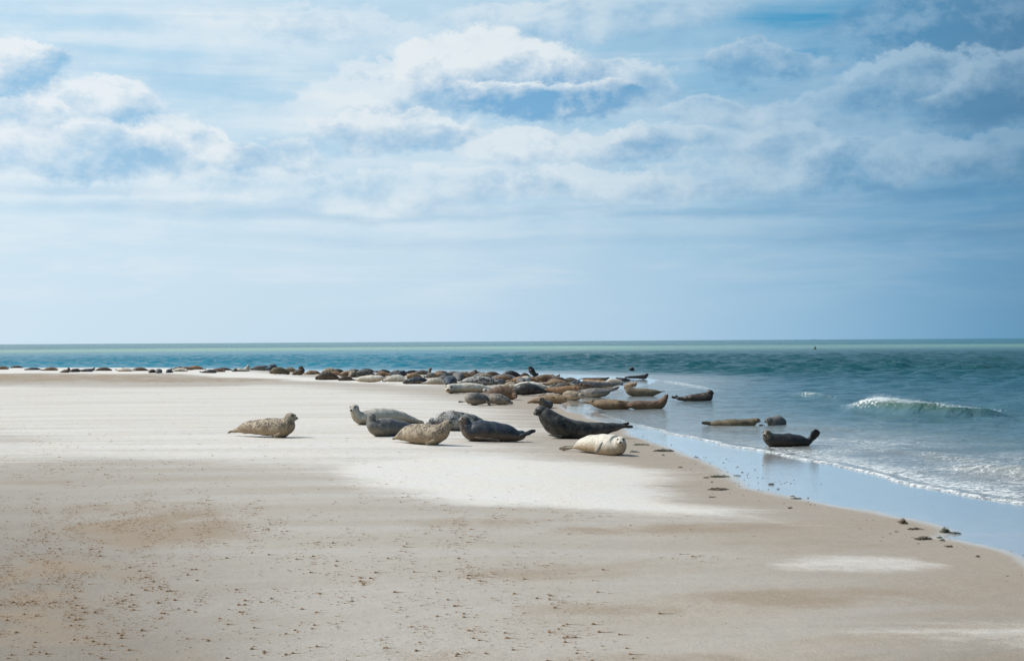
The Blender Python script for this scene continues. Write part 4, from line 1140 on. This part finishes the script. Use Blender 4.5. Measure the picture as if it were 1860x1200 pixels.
# heads in the sea
def sea_head(px, py, R_, f, label, furn='black'):
    """head and shoulders above the water"""
    g = onz(px, py, ZW)
    bm = bmesh.new()
    rows = [(.45,.15,-.32,.10),(.30,.10,-.20,.15),(.14,.04,-.08,.15),(.02,0,.02,.12)]
    sp = body_tube(bm, rows+[(0,0,.10,R_*.8)]); hf = head_geo(bm, (0,0,.12), f, R_)
    me = finish_body(bm, .025, 2); set_attrs(me, sp, [(*hf, R_)], [], 1)
    me.materials.clear(); me.materials.append(FUR[furn]); me.name = 'swimming_seal'
    o = bpy.data.objects.new('swimming_seal', me); COL.objects.link(o); o.location = (g.x, g.y, g.z)
    o['label'] = label; o['category'] = 'seal'
    return o
sea_head(1147, 673.5, .14, (.7,-.6,.5), 'black seal head above the water beyond the far seals')
# ------------------------------------------------------------------ small things
def flat_mat(name, a, b_, sc, rough=.8, bump_=.5, dist=.01):
    m, n, b, out = new_mat(name)
    tc = n.new('ShaderNodeTexCoord').outputs['Object']
    k = n.noise(tc, sc, 4, .65)
    rnd = n.new('ShaderNodeObjectInfo').outputs['Random']
    c = n.mix(n.mr(k, .3, .7), a, b_)
    hs = n.new('ShaderNodeHueSaturation'); n.put(hs.inputs['Color'], c); n.put(hs.inputs['Value'], n.mr(rnd, 0, 1, .75, 1.25, smooth=False))
    n.put(b.inputs['Base Color'], hs.outputs[0]); b.inputs['Roughness'].default_value = rough
    n.put(b.inputs['Normal'], n.bump(k, bump_, dist))
    return m
LUMP = flat_mat('damp_sand_lump', (.30,.195,.11), (.15,.095,.055), 60, .95)
WEED = flat_mat('seaweed', (.055,.060,.022), (.020,.024,.012), 30, .45)
WEEDB = flat_mat('brown_seaweed', (.085,.060,.030), (.035,.026,.015), 30, .5)
STONE = flat_mat('dark_stone', (.045,.042,.042), (.09,.082,.075), 40, .35)
SHELL = flat_mat('sand_clod', (.17,.135,.095), (.10,.08,.06), 40, .9)
SPRAY = flat_mat('foam_spray', (.80,.82,.83), (.72,.75,.77), 10, .6)

def rock_mesh(name, mat, seed, sx=1, sy=.8, sz=.5, sub=2):
    g = random.Random(seed); bm = bmesh.new(); bmesh.ops.create_icosphere(bm, subdivisions=sub, radius=1)
    ph = [Vector((g.uniform(-1,1), g.uniform(-1,1), g.uniform(-1,1))) for _ in range(5)]
    for v in bm.verts:
        k = 1+sum(.12*math.sin(3*v.co.dot(p)*2+i) for i, p in enumerate(ph))
        v.co = Vector((v.co.x*sx, v.co.y*sy, v.co.z*sz))*k
    me = bpy.data.meshes.new(name); bm.to_mesh(me); bm.free(); me.materials.append(mat); me.shade_smooth(); return me
def lump_mesh(seed):
    """a grain cap with a wedge of damp sand left in its lee, tail pointing +x"""
    g = random.Random(seed); n_ = 9; V = []; Fc = []
    L = g.uniform(3.5, 9.0)
    xs = [-.75, -.45, 0, .45, .9, L*.35, L*.62, L]
    wd = [.25, .62, .85, .72, .48, .34, .2, .03]; ht = [.15, .7, 1.0, .8, .42, .22, .12, .0]
    for i, (x, w_, h) in enumerate(zip(xs, wd, ht)):
        for k in range(n_):
            th = math.pi*k/(n_-1)
            V.append((x+g.uniform(-.08,.08), math.cos(th)*w_*g.uniform(.85,1.15), math.sin(th)**.8*h*g.uniform(.85,1.2)-.06))
    for i in range(len(xs)-1):
        for k in range(n_-1):
            a = i*n_+k; Fc.append((a, a+1, a+1+n_, a+n_))
    Fc.append(tuple(range(n_)))
    return V, Fc
LM = [lump_mesh(s) for s in range(8)]
lump_me = []
for i, (V, Fc) in enumerate(LM[:5]):
    me = bpy.data.meshes.new('sand_lump'); me.from_pydata(V, [], Fc); me.materials.append(LUMP); me.update(); me.shade_smooth(); lump_me.append(me)

# density of lumps over the beach, in apparent-position patches on the ground
def lump_density(u, v):
    d = 0.0
    for cx, cy, rx, ry, wt in [(270,955,190,46,2.6),(270,955,120,30,3.2),(100,1050,190,60,1.8),(150,930,220,50,.5),(640,1000,220,70,.28),(600,1100,420,70,.16),(820,960,170,40,.42),
                               (900,1040,140,24,.35),(850,1150,220,50,.22),(100,850,260,28,.35),(250,800,360,40,.22),(60,1120,200,60,.45),(1000,940,160,18,.5),(1240,1000,60,6,.3),
                               (350,1090,260,70,.22),(760,905,120,12,.25),(150,694,400,8,.5),(1000,1085,120,16,.3),(230,720,300,12,.2)]:
        q = ((u-cx)/rx)**2+((v-cy)/ry)**2
        d = max(d, wt*math.exp(-q*1.1))
    return d
g_ = random.Random(5)
lumps = []
tries = 0
UU = [g_.uniform(-160, 1500) for _ in range(330000)]; VVv = [690+(1205-690)*g_.random()**1.15 for _ in UU]
CL = fbm(vn1, np.array(UU)*.030, np.array(VVv)*.075, 3)
for u, v, cl in zip(UU, VVv, CL):
    if len(lumps) >= 22000: break
    d = lump_density(u, v)+.02*(u < 1050)*(v > 800)
    if g_.random() > d*max(0, (cl-.34)*4.2): continue
    p = onz(u, v, 0)
    s = min(.0095, .0026*math.exp(g_.gauss(0, .55)))*(1 if d < 1 else .85)*(1+.25*(p.y/14))
    lumps.append((p.x, p.y, s, u, v))
lumps.sort(key=lambda q: -q[2]/q[1])
z_all = ground_h(np.array([q[0] for q in lumps]), np.array([q[1] for q in lumps]))
VV = []; FF = []; base_ = 0
for i, ((x, y, s, u, v), z) in enumerate(zip(lumps, z_all)):
    a = g_.uniform(-.22, .08)+.12
    if i < 220:
        o = bpy.data.objects.new('sand_lump', lump_me[i % 5]); COL.objects.link(o)
        o.location = (x, y, z); o.rotation_euler = (0, 0, a); s2 = s*1.25; o.scale = (s2, s2, s2*.9)
        o['label'] = 'small lump of damp brown sand with a wind tail, among many on the foreground beach'
        o['category'] = 'sand lump'; o['group'] = 'wind carved lumps of damp sand on the beach'
        continue
    V, Fc = LM[i % 8]; ca, sa = math.cos(a)*s, math.sin(a)*s
    for q in V: VV.append((x+q[0]*ca-q[1]*sa, y+q[0]*sa+q[1]*ca, z+q[2]*s*.75))
    for f in Fc: FF.append(tuple(k+base_ for k in f))
    base_ += len(V)
me = bpy.data.meshes.new('sand_grit'); me.from_pydata(VV, [], FF); me.materials.append(LUMP); me.update(); me.shade_smooth()
o = bpy.data.objects.new('sand_grit', me); COL.objects.link(o); o['kind'] = 'stuff'
o['label'] = 'thousands of tiny damp sand lumps with wind tails across the beach'; o['category'] = 'sand lumps'

# stones on the wet sand
stone_me = [rock_mesh('stone', STONE, s) for s in range(5)]
ZS = (1130, 790, 5.027)
stones = [(955,218,1.2),(925,252,1.6),(800,250,1),(822,243,.8),(803,262,.8),(985,236,.7),(770,205,1),(748,203,.9),(1055,290,1.5),(1042,298,.9),(1213,316,1.4),(1285,275,1.4),(1480,212,1.1),
 (880,312,1),(905,322,1.1),(940,300,.9),(967,335,1),(952,333,.9),(1097,340,1.6),(1142,364,1.3),(1155,348,1),(1080,372,1.1),(1143,387,1.1),(1165,390,.9),(1240,387,1.2),(1282,391,1),
 (1245,436,1),(1440,424,1),(1482,440,1.3),(1500,428,1.1),(1452,446,1),(1541,440,1.1),(1570,408,1.1),(1571,442,.9),(1397,420,.8),(1458,342,.9),(1245,500,1.6),(1338,497,1.4),(1280,510,.9),
 (1135,502,1.2),(1158,456,.8),(1815,447,1.1),(1747,446,.8),(1698,575,1.7),(1698,610,1.1),(1757,636,1.2),(1718,634,1.6),(1063,440,1.1),(1070,468,1.3),(1027,440,1.1),(1003,436,1),
 (712,221,1),(717,233,.9),(752,232,.8),(670,262,1.1),(630,312,1.3),(652,336,1.1),(723,348,1.2),(733,297,.9),(745,325,.7),(722,433,1.2),(705,445,.8),(907,462,.7),(985,532,.9),(827,532,.9),
 (1103,549,1.2),(1120,592,.9),(1250,600,.9),(1478,626,1.1),(450,88,1.2),(548,155,1),(295,82,1),(315,92,.9),(190,13,1.2),(230,40,.8),(110,65,1),(130,78,.9),(268,188,.8),(485,178,.9),(520,175,.8),
 (450,308,.9),(578,316,.9),(557,247,1),(522,228,.8),(600,193,.7),(870,358,.8),(1115,408,1.1)]
for i, (x, y, s) in enumerate(stones):
    p = at(ZS[0]+x/ZS[2], ZS[1]+y/ZS[2])
    o = bpy.data.objects.new('pebble', stone_me[i % 5]); COL.objects.link(o)
    k = s*1.05*p.y/F*random.uniform(.85, 1.15); o.scale = (k, k, k*1.1)
    o.location = (p.x, p.y, p.z+.002); o.rotation_euler = (0, 0, random.uniform(0, 6.28))
    o['label'] = 'small dark pebble, one of those scattered over the shining wet sand'; o['category'] = 'pebble'; o['group'] = 'dark pebbles scattered at the wet edge'
# more pebbles and clods at the right end and behind the cream seal
clods = [(0,1635,948,7,2.0),(0,1586,944,3,1),(0,1574,944,2.5,1),(0,1583,960,3,1),(0,1574,967,2.5,.8),(0,1603,975,3.5,1),(0,1599,982,3,1),(0,1562,960,3,1.2),(0,1617,969,4,1.2),(0,1628,965.5,6,1.4),(0,1645,971,3,1),
 (0,1668,987,4,1.1),(0,1725,979,2.5,1),(0,1750,993,3,1),(0,1757,996,2.5,1),(0,1560,1011,2,1),(0,1678,1014,2.5,.8),(0,1776,1011,3,1),(0,1830,1046,4,1.2),(0,1828,1055,3,1),(0,1855,1044,3,1),(0,1768,1039,3,.6),
 (0,1837,1001,2.5,1),(0,1858,1008,2.5,1),(0,1700,927,2,1),(0,1624,918,2,1),(0,1236,849,6,1.6),(0,1185,811,2.5,1),(0,1255,852,2,1),(0,1547,943,2.5,1)]
clod_me = [rock_mesh('clod', SHELL, s+20) for s in range(4)]
CLAB = {0: 'largest pale clump of sand and shell standing alone on the sand at right', 26: 'brown clod on the damp sand right of the cream seal'}
for i, (_, x, y, r_, hz) in enumerate(clods):
    p = at(x, y); k = r_*.55*p.y/F
    o = bpy.data.objects.new('sand_clod', clod_me[i % 4]); COL.objects.link(o); o.location = (p.x, p.y, p.z)
    o.scale = (k*1.3, k, k*.9*hz); o.rotation_euler = (0, 0, random.uniform(-.5, .5))
    o['category'] = 'sand clod'
    if i in CLAB: o['label'] = CLAB[i]
    else: o['label'] = 'small brown sand clod, one of several on the damp sand at lower right'; o['group'] = 'brown clods on the damp sand'
# seaweed: bundles of flat curved strands
def weed(px, py, wpx, hpx, n_, mat, label, group=None, seed=0, slope=0.0):
    g = random.Random(seed+int(px)); p = at(px, py); k = p.y/F
    bm = bmesh.new()
    for i in range(n_):
        L = wpx*k*g.uniform(.35, .95); a = g.gauss(0, .35)
        x = (g.random()-.5)*(wpx*k-L)*1.1; y = g.uniform(-1, 1)*wpx*k*.22
        w_ = g.uniform(.006, .014)*(1 if wpx*k > .2 else .6); hz = g.random()*hpx*k
        prev = None
        for j in range(8):
            t = j/7
            cx = x+(t-.5)*L*math.cos(a); cy = y+(t-.5)*L*math.sin(a)+math.sin(t*5+i)*L*.08
            cz = .004+hz*math.sin(math.pi*t)*(.6+.4*math.sin(i+t*9))+.004*math.sin(t*11+i)
            ww = w_*math.sin(math.pi*(t*.86+.07))
            q = [bm.verts.new((cx, cy-ww, cz)), bm.verts.new((cx, cy, cz+w_*.7)), bm.verts.new((cx, cy+ww, cz))]
            if prev:
                bm.faces.new((prev[0], q[0], q[1], prev[1])); bm.faces.new((prev[1], q[1], q[2], prev[2]))
            prev = q
    me = bpy.data.meshes.new('seaweed'); bm.to_mesh(me); bm.free(); me.materials.append(mat); me.shade_smooth()
    o = bpy.data.objects.new('seaweed', me); COL.objects.link(o); o.location = p; o.rotation_euler = (0, 0, slope)
    o['label'] = label; o['category'] = 'seaweed'
    if group: o['group'] = group
GS = 'seaweed strands along the wet edge'
weed(1207,819,42,4,16,WEED,'longest dark green seaweed strand on the wet edge right of the cream seal',GS)
weed(1165,808,30,2,9,WEED,'thin dark seaweed strand just above the long green one',GS)
weed(1152,821,20,3,9,WEED,'short green seaweed bundle nearest the cream seal',GS)
weed(1205,827,9,3,6,WEED,'little dark weed tuft under the long green strand',GS)
weed(1307,866,36,3,14,WEED,'dark seaweed trail lying across the bend of the wet edge',GS)
weed(1283,868,14,2,6,WEEDB,'brown seaweed piece left of the trail at the bend',GS)
weed(1305,889,44,2,12,WEEDB,'long brown seaweed line on the damp sand below the bend',GS)
weed(1294,903,14,1,4,WEEDB,'faint brown weed scrap under the long brown line',GS)
weed(1264,831.5,12,4,6,WEEDB,'brown weed clump where the damp sand meets the shine',GS)
weed(1293,876,5,3,4,WEED,'tiny dark weed tuft above the long brown line',GS)
weed(1401,880,12,4,12,WEED,'dark knot of weed in the middle of the shining wet sand',GS)
weed(1413,888,7,1,4,WEED,'tiny weed scrap right below the dark knot on the wet sand',GS)
weed(1338,864,12,1,4,WEED,'thin weed scrap lying alone on the shine right of the trail',GS)
weed(1446,906,20,3,10,WEED,'flat black weed strand where the wet edge starts to the right',GS)
weed(1435,923,10,3,6,WEEDB,'small brown weed scrap at the tip of the white sand tongue',GS)
weed(1641,951,16,12,22,WEEDB,'upright tuft of brown weed on the sand at right',GS)
weed(1662,961,34,2,8,WEEDB,'thin brown weed line running between the two big tufts',GS)
weed(1716,967,22,10,24,WEED,'tallest dark weed heap at the edge of the wet sand at right',GS)
weed(1733,969,26,3,8,WEED,'pointed dark strand trailing right of the tallest weed heap',GS)
weed(1676,979,36,6,20,WEEDB,'broad low brown weed mat below the upright tuft',GS)
weed(1708,977,14,2,6,WEED,'small weed strand floating in the pool below the tallest heap',GS)
weed(1711,982,12,3,6,WEED,'dark weed piece on the lower rim of the pool',GS)
weed(1723,993,18,3,8,WEEDB,'pale brown weed scrap below the pool',GS)
weed(1776,1011,10,2,5,WEEDB,'small brown weed scrap near the right lower wet edge',GS)
weed(1440,902,10,2,4,WEEDB,'tiny strand above the flat black one at the wet edge',GS)
weed(1066,732,26,3,6,WEED,'dark weed strand on the wet sand right of the freckled buff seal',GS)
weed(1043,737,18,3,5,WEED,'dark weed strand in front of the tan seal asleep behind the charcoal one',GS)
weed(1092,750,16,3,5,WEED,'dark weed bits under the golden brown seal',GS)

# spray thrown off the crest of the biggest breaking wave: fine droplets
g2 = random.Random(3)
VV = []; FF = []; base_ = 0
octa = [(1,0,0),(-1,0,0),(0,1,0),(0,-1,0),(0,0,1),(0,0,-1)]; of = [(0,2,4),(2,1,4),(1,3,4),(3,0,4),(2,0,5),(1,2,5),(3,1,5),(0,3,5)]
def spray_line(pts, n_, up_, back):
    global base_
    for _ in range(n_):
        i = g2.choices(range(len(pts)-1), weights=[pts[k][2]+pts[k+1][2]+.001 for k in range(len(pts)-1)])[0]
        a, b_ = pts[i], pts[i+1]; t = g2.random()
        x = a[0]+(b_[0]-a[0])*t; y = a[1]+(b_[1]-a[1])*t; h = (a[2]+(b_[2]-a[2])*t); fo = a[3]+(b_[3]-a[3])*t
        cl = float(vn1(np.array([x*2.2]), np.array([y*.3+7]))[0])
        if g2.random() > fo*cl*1.6: continue
        u_ = g2.expovariate(3.2)
        z = ZW+h*(.80+.3*g2.random())+u_*up_*fo*cl*h*1.6
        y += -h*.45+g2.gauss(0, .07)+u_*back; x += g2.gauss(0, .05)+u_*.10
        s = g2.uniform(.004, .010)*(1-.4*min(u_, 1))
        for q in octa: VV.append((x+q[0]*s, y+q[1]*s, z+q[2]*s*.8))
        for f in of: FF.append(tuple(k+base_ for k in f))
        base_ += 6
spray_line(BREAKERS[0][0], 9000, .40, .35)
spray_line(BREAKERS[1][0], 1600, .4, .2)
for q in (2, 3, 4): spray_line(BREAKERS[q][0], 700, .3, .3)
me = bpy.data.meshes.new('sea_spray'); me.from_pydata(VV, [], FF); me.materials.append(SPRAY); me.update()
o = bpy.data.objects.new('sea_spray', me); COL.objects.link(o); o['kind'] = 'stuff'
o['label'] = 'white droplets thrown from the crests of the breaking waves'; o['category'] = 'spray'

# buoy and the far ship on the horizon
def lathe(bm, prof, seg=12, off=(0,0,0)):
    R0 = []
    for r_, z in prof:
        R0.append([bm.verts.new((off[0]+r_*math.cos(2*math.pi*k/seg), off[1]+r_*math.sin(2*math.pi*k/seg), off[2]+z)) for k in range(seg)])
    for a, b_ in zip(R0[:-1], R0[1:]):
        for k in range(seg): bm.faces.new((a[k], a[(k+1) % seg], b_[(k+1) % seg], b_[k]))
    bm.faces.new(R0[-1]); bm.faces.new(R0[0][::-1])
HULL = simple_mat('ship_paint', (.05,.08,.10), .6)
def ship(px, dist, L, label):
    d = pixray(px, 614); x = d.x/d.y*dist
    root = bpy.data.objects.new('ship', None); COL.objects.link(root); root.location = (x, dist, ZW); root['label'] = label; root['category'] = 'ship'
    bm = bmesh.new(); sec = []
    for t, w_, zt in [(-.5,.6,.9),(-.45,1,.8),(0,1,.75),(.35,.9,.8),(.5,.05,1.05)]:
        hw = L*.07*w_; h = L*.055*zt
        sec.append([bm.verts.new((t*L, s*hw*b2, z)) for s, b2, z in [(-1,1,h),(-1,.8,-2),(1,.8,-2),(1,1,h)]])
    for a, b_ in zip(sec[:-1], sec[1:]):
        for k in range(4): bm.faces.new((a[k], a[(k+1) % 4], b_[(k+1) % 4], b_[k]))
    bm.faces.new(sec[0][::-1]); bm.faces.new(sec[-1])
    me = bpy.data.meshes.new('hull'); bm.to_mesh(me); bm.free(); me.materials.append(HULL)
    h_ = bpy.data.objects.new('hull', me); COL.objects.link(h_); h_.parent = root
    for nm, cx, sx, z0, z1 in [('bridge', -.36, .10, .05, .17), ('deck_house', .22, .07, .05, .10)]:
        bm = bmesh.new(); bmesh.ops.create_cube(bm, size=1)
        for v in bm.verts: v.co = Vector((cx*L+v.co.x*sx*L*(1 if v.co.z < 0 else .8), v.co.y*L*.10, (z0 if v.co.z < 0 else z1)*L))
        bmesh.ops.bevel(bm, geom=bm.edges[:], offset=L*.004, segments=1)
        me = bpy.data.meshes.new(nm); bm.to_mesh(me); bm.free(); me.materials.append(HULL)
        q = bpy.data.objects.new(nm, me); COL.objects.link(q); q.parent = root
ship(1479, 9000, 26, 'tiny dark ship on the horizon at right')
BUOY = simple_mat('buoy_paint', (.012,.03,.02), .5)
bm = bmesh.new(); lathe(bm, [(.05,-.9),(.55,-.75),(.8,-.2),(.8,.25),(.55,.42),(.28,.5),(.22,.95),(.30,1.0),(.30,1.15),(.05,1.3)], 16)
me = bpy.data.meshes.new('buoy'); bm.to_mesh(me); bm.free(); me.materials.append(BUOY); me.shade_smooth()
p = onz(1480, 634.0, ZW); o = bpy.data.objects.new('buoy', me); COL.objects.link(o); o.location = (p.x, p.y, ZW); o.rotation_euler = (.1, .15, 0); o.scale = (.45,)*3
o['label'] = 'small dark buoy floating on the pale green strip of sea'; o['category'] = 'buoy'
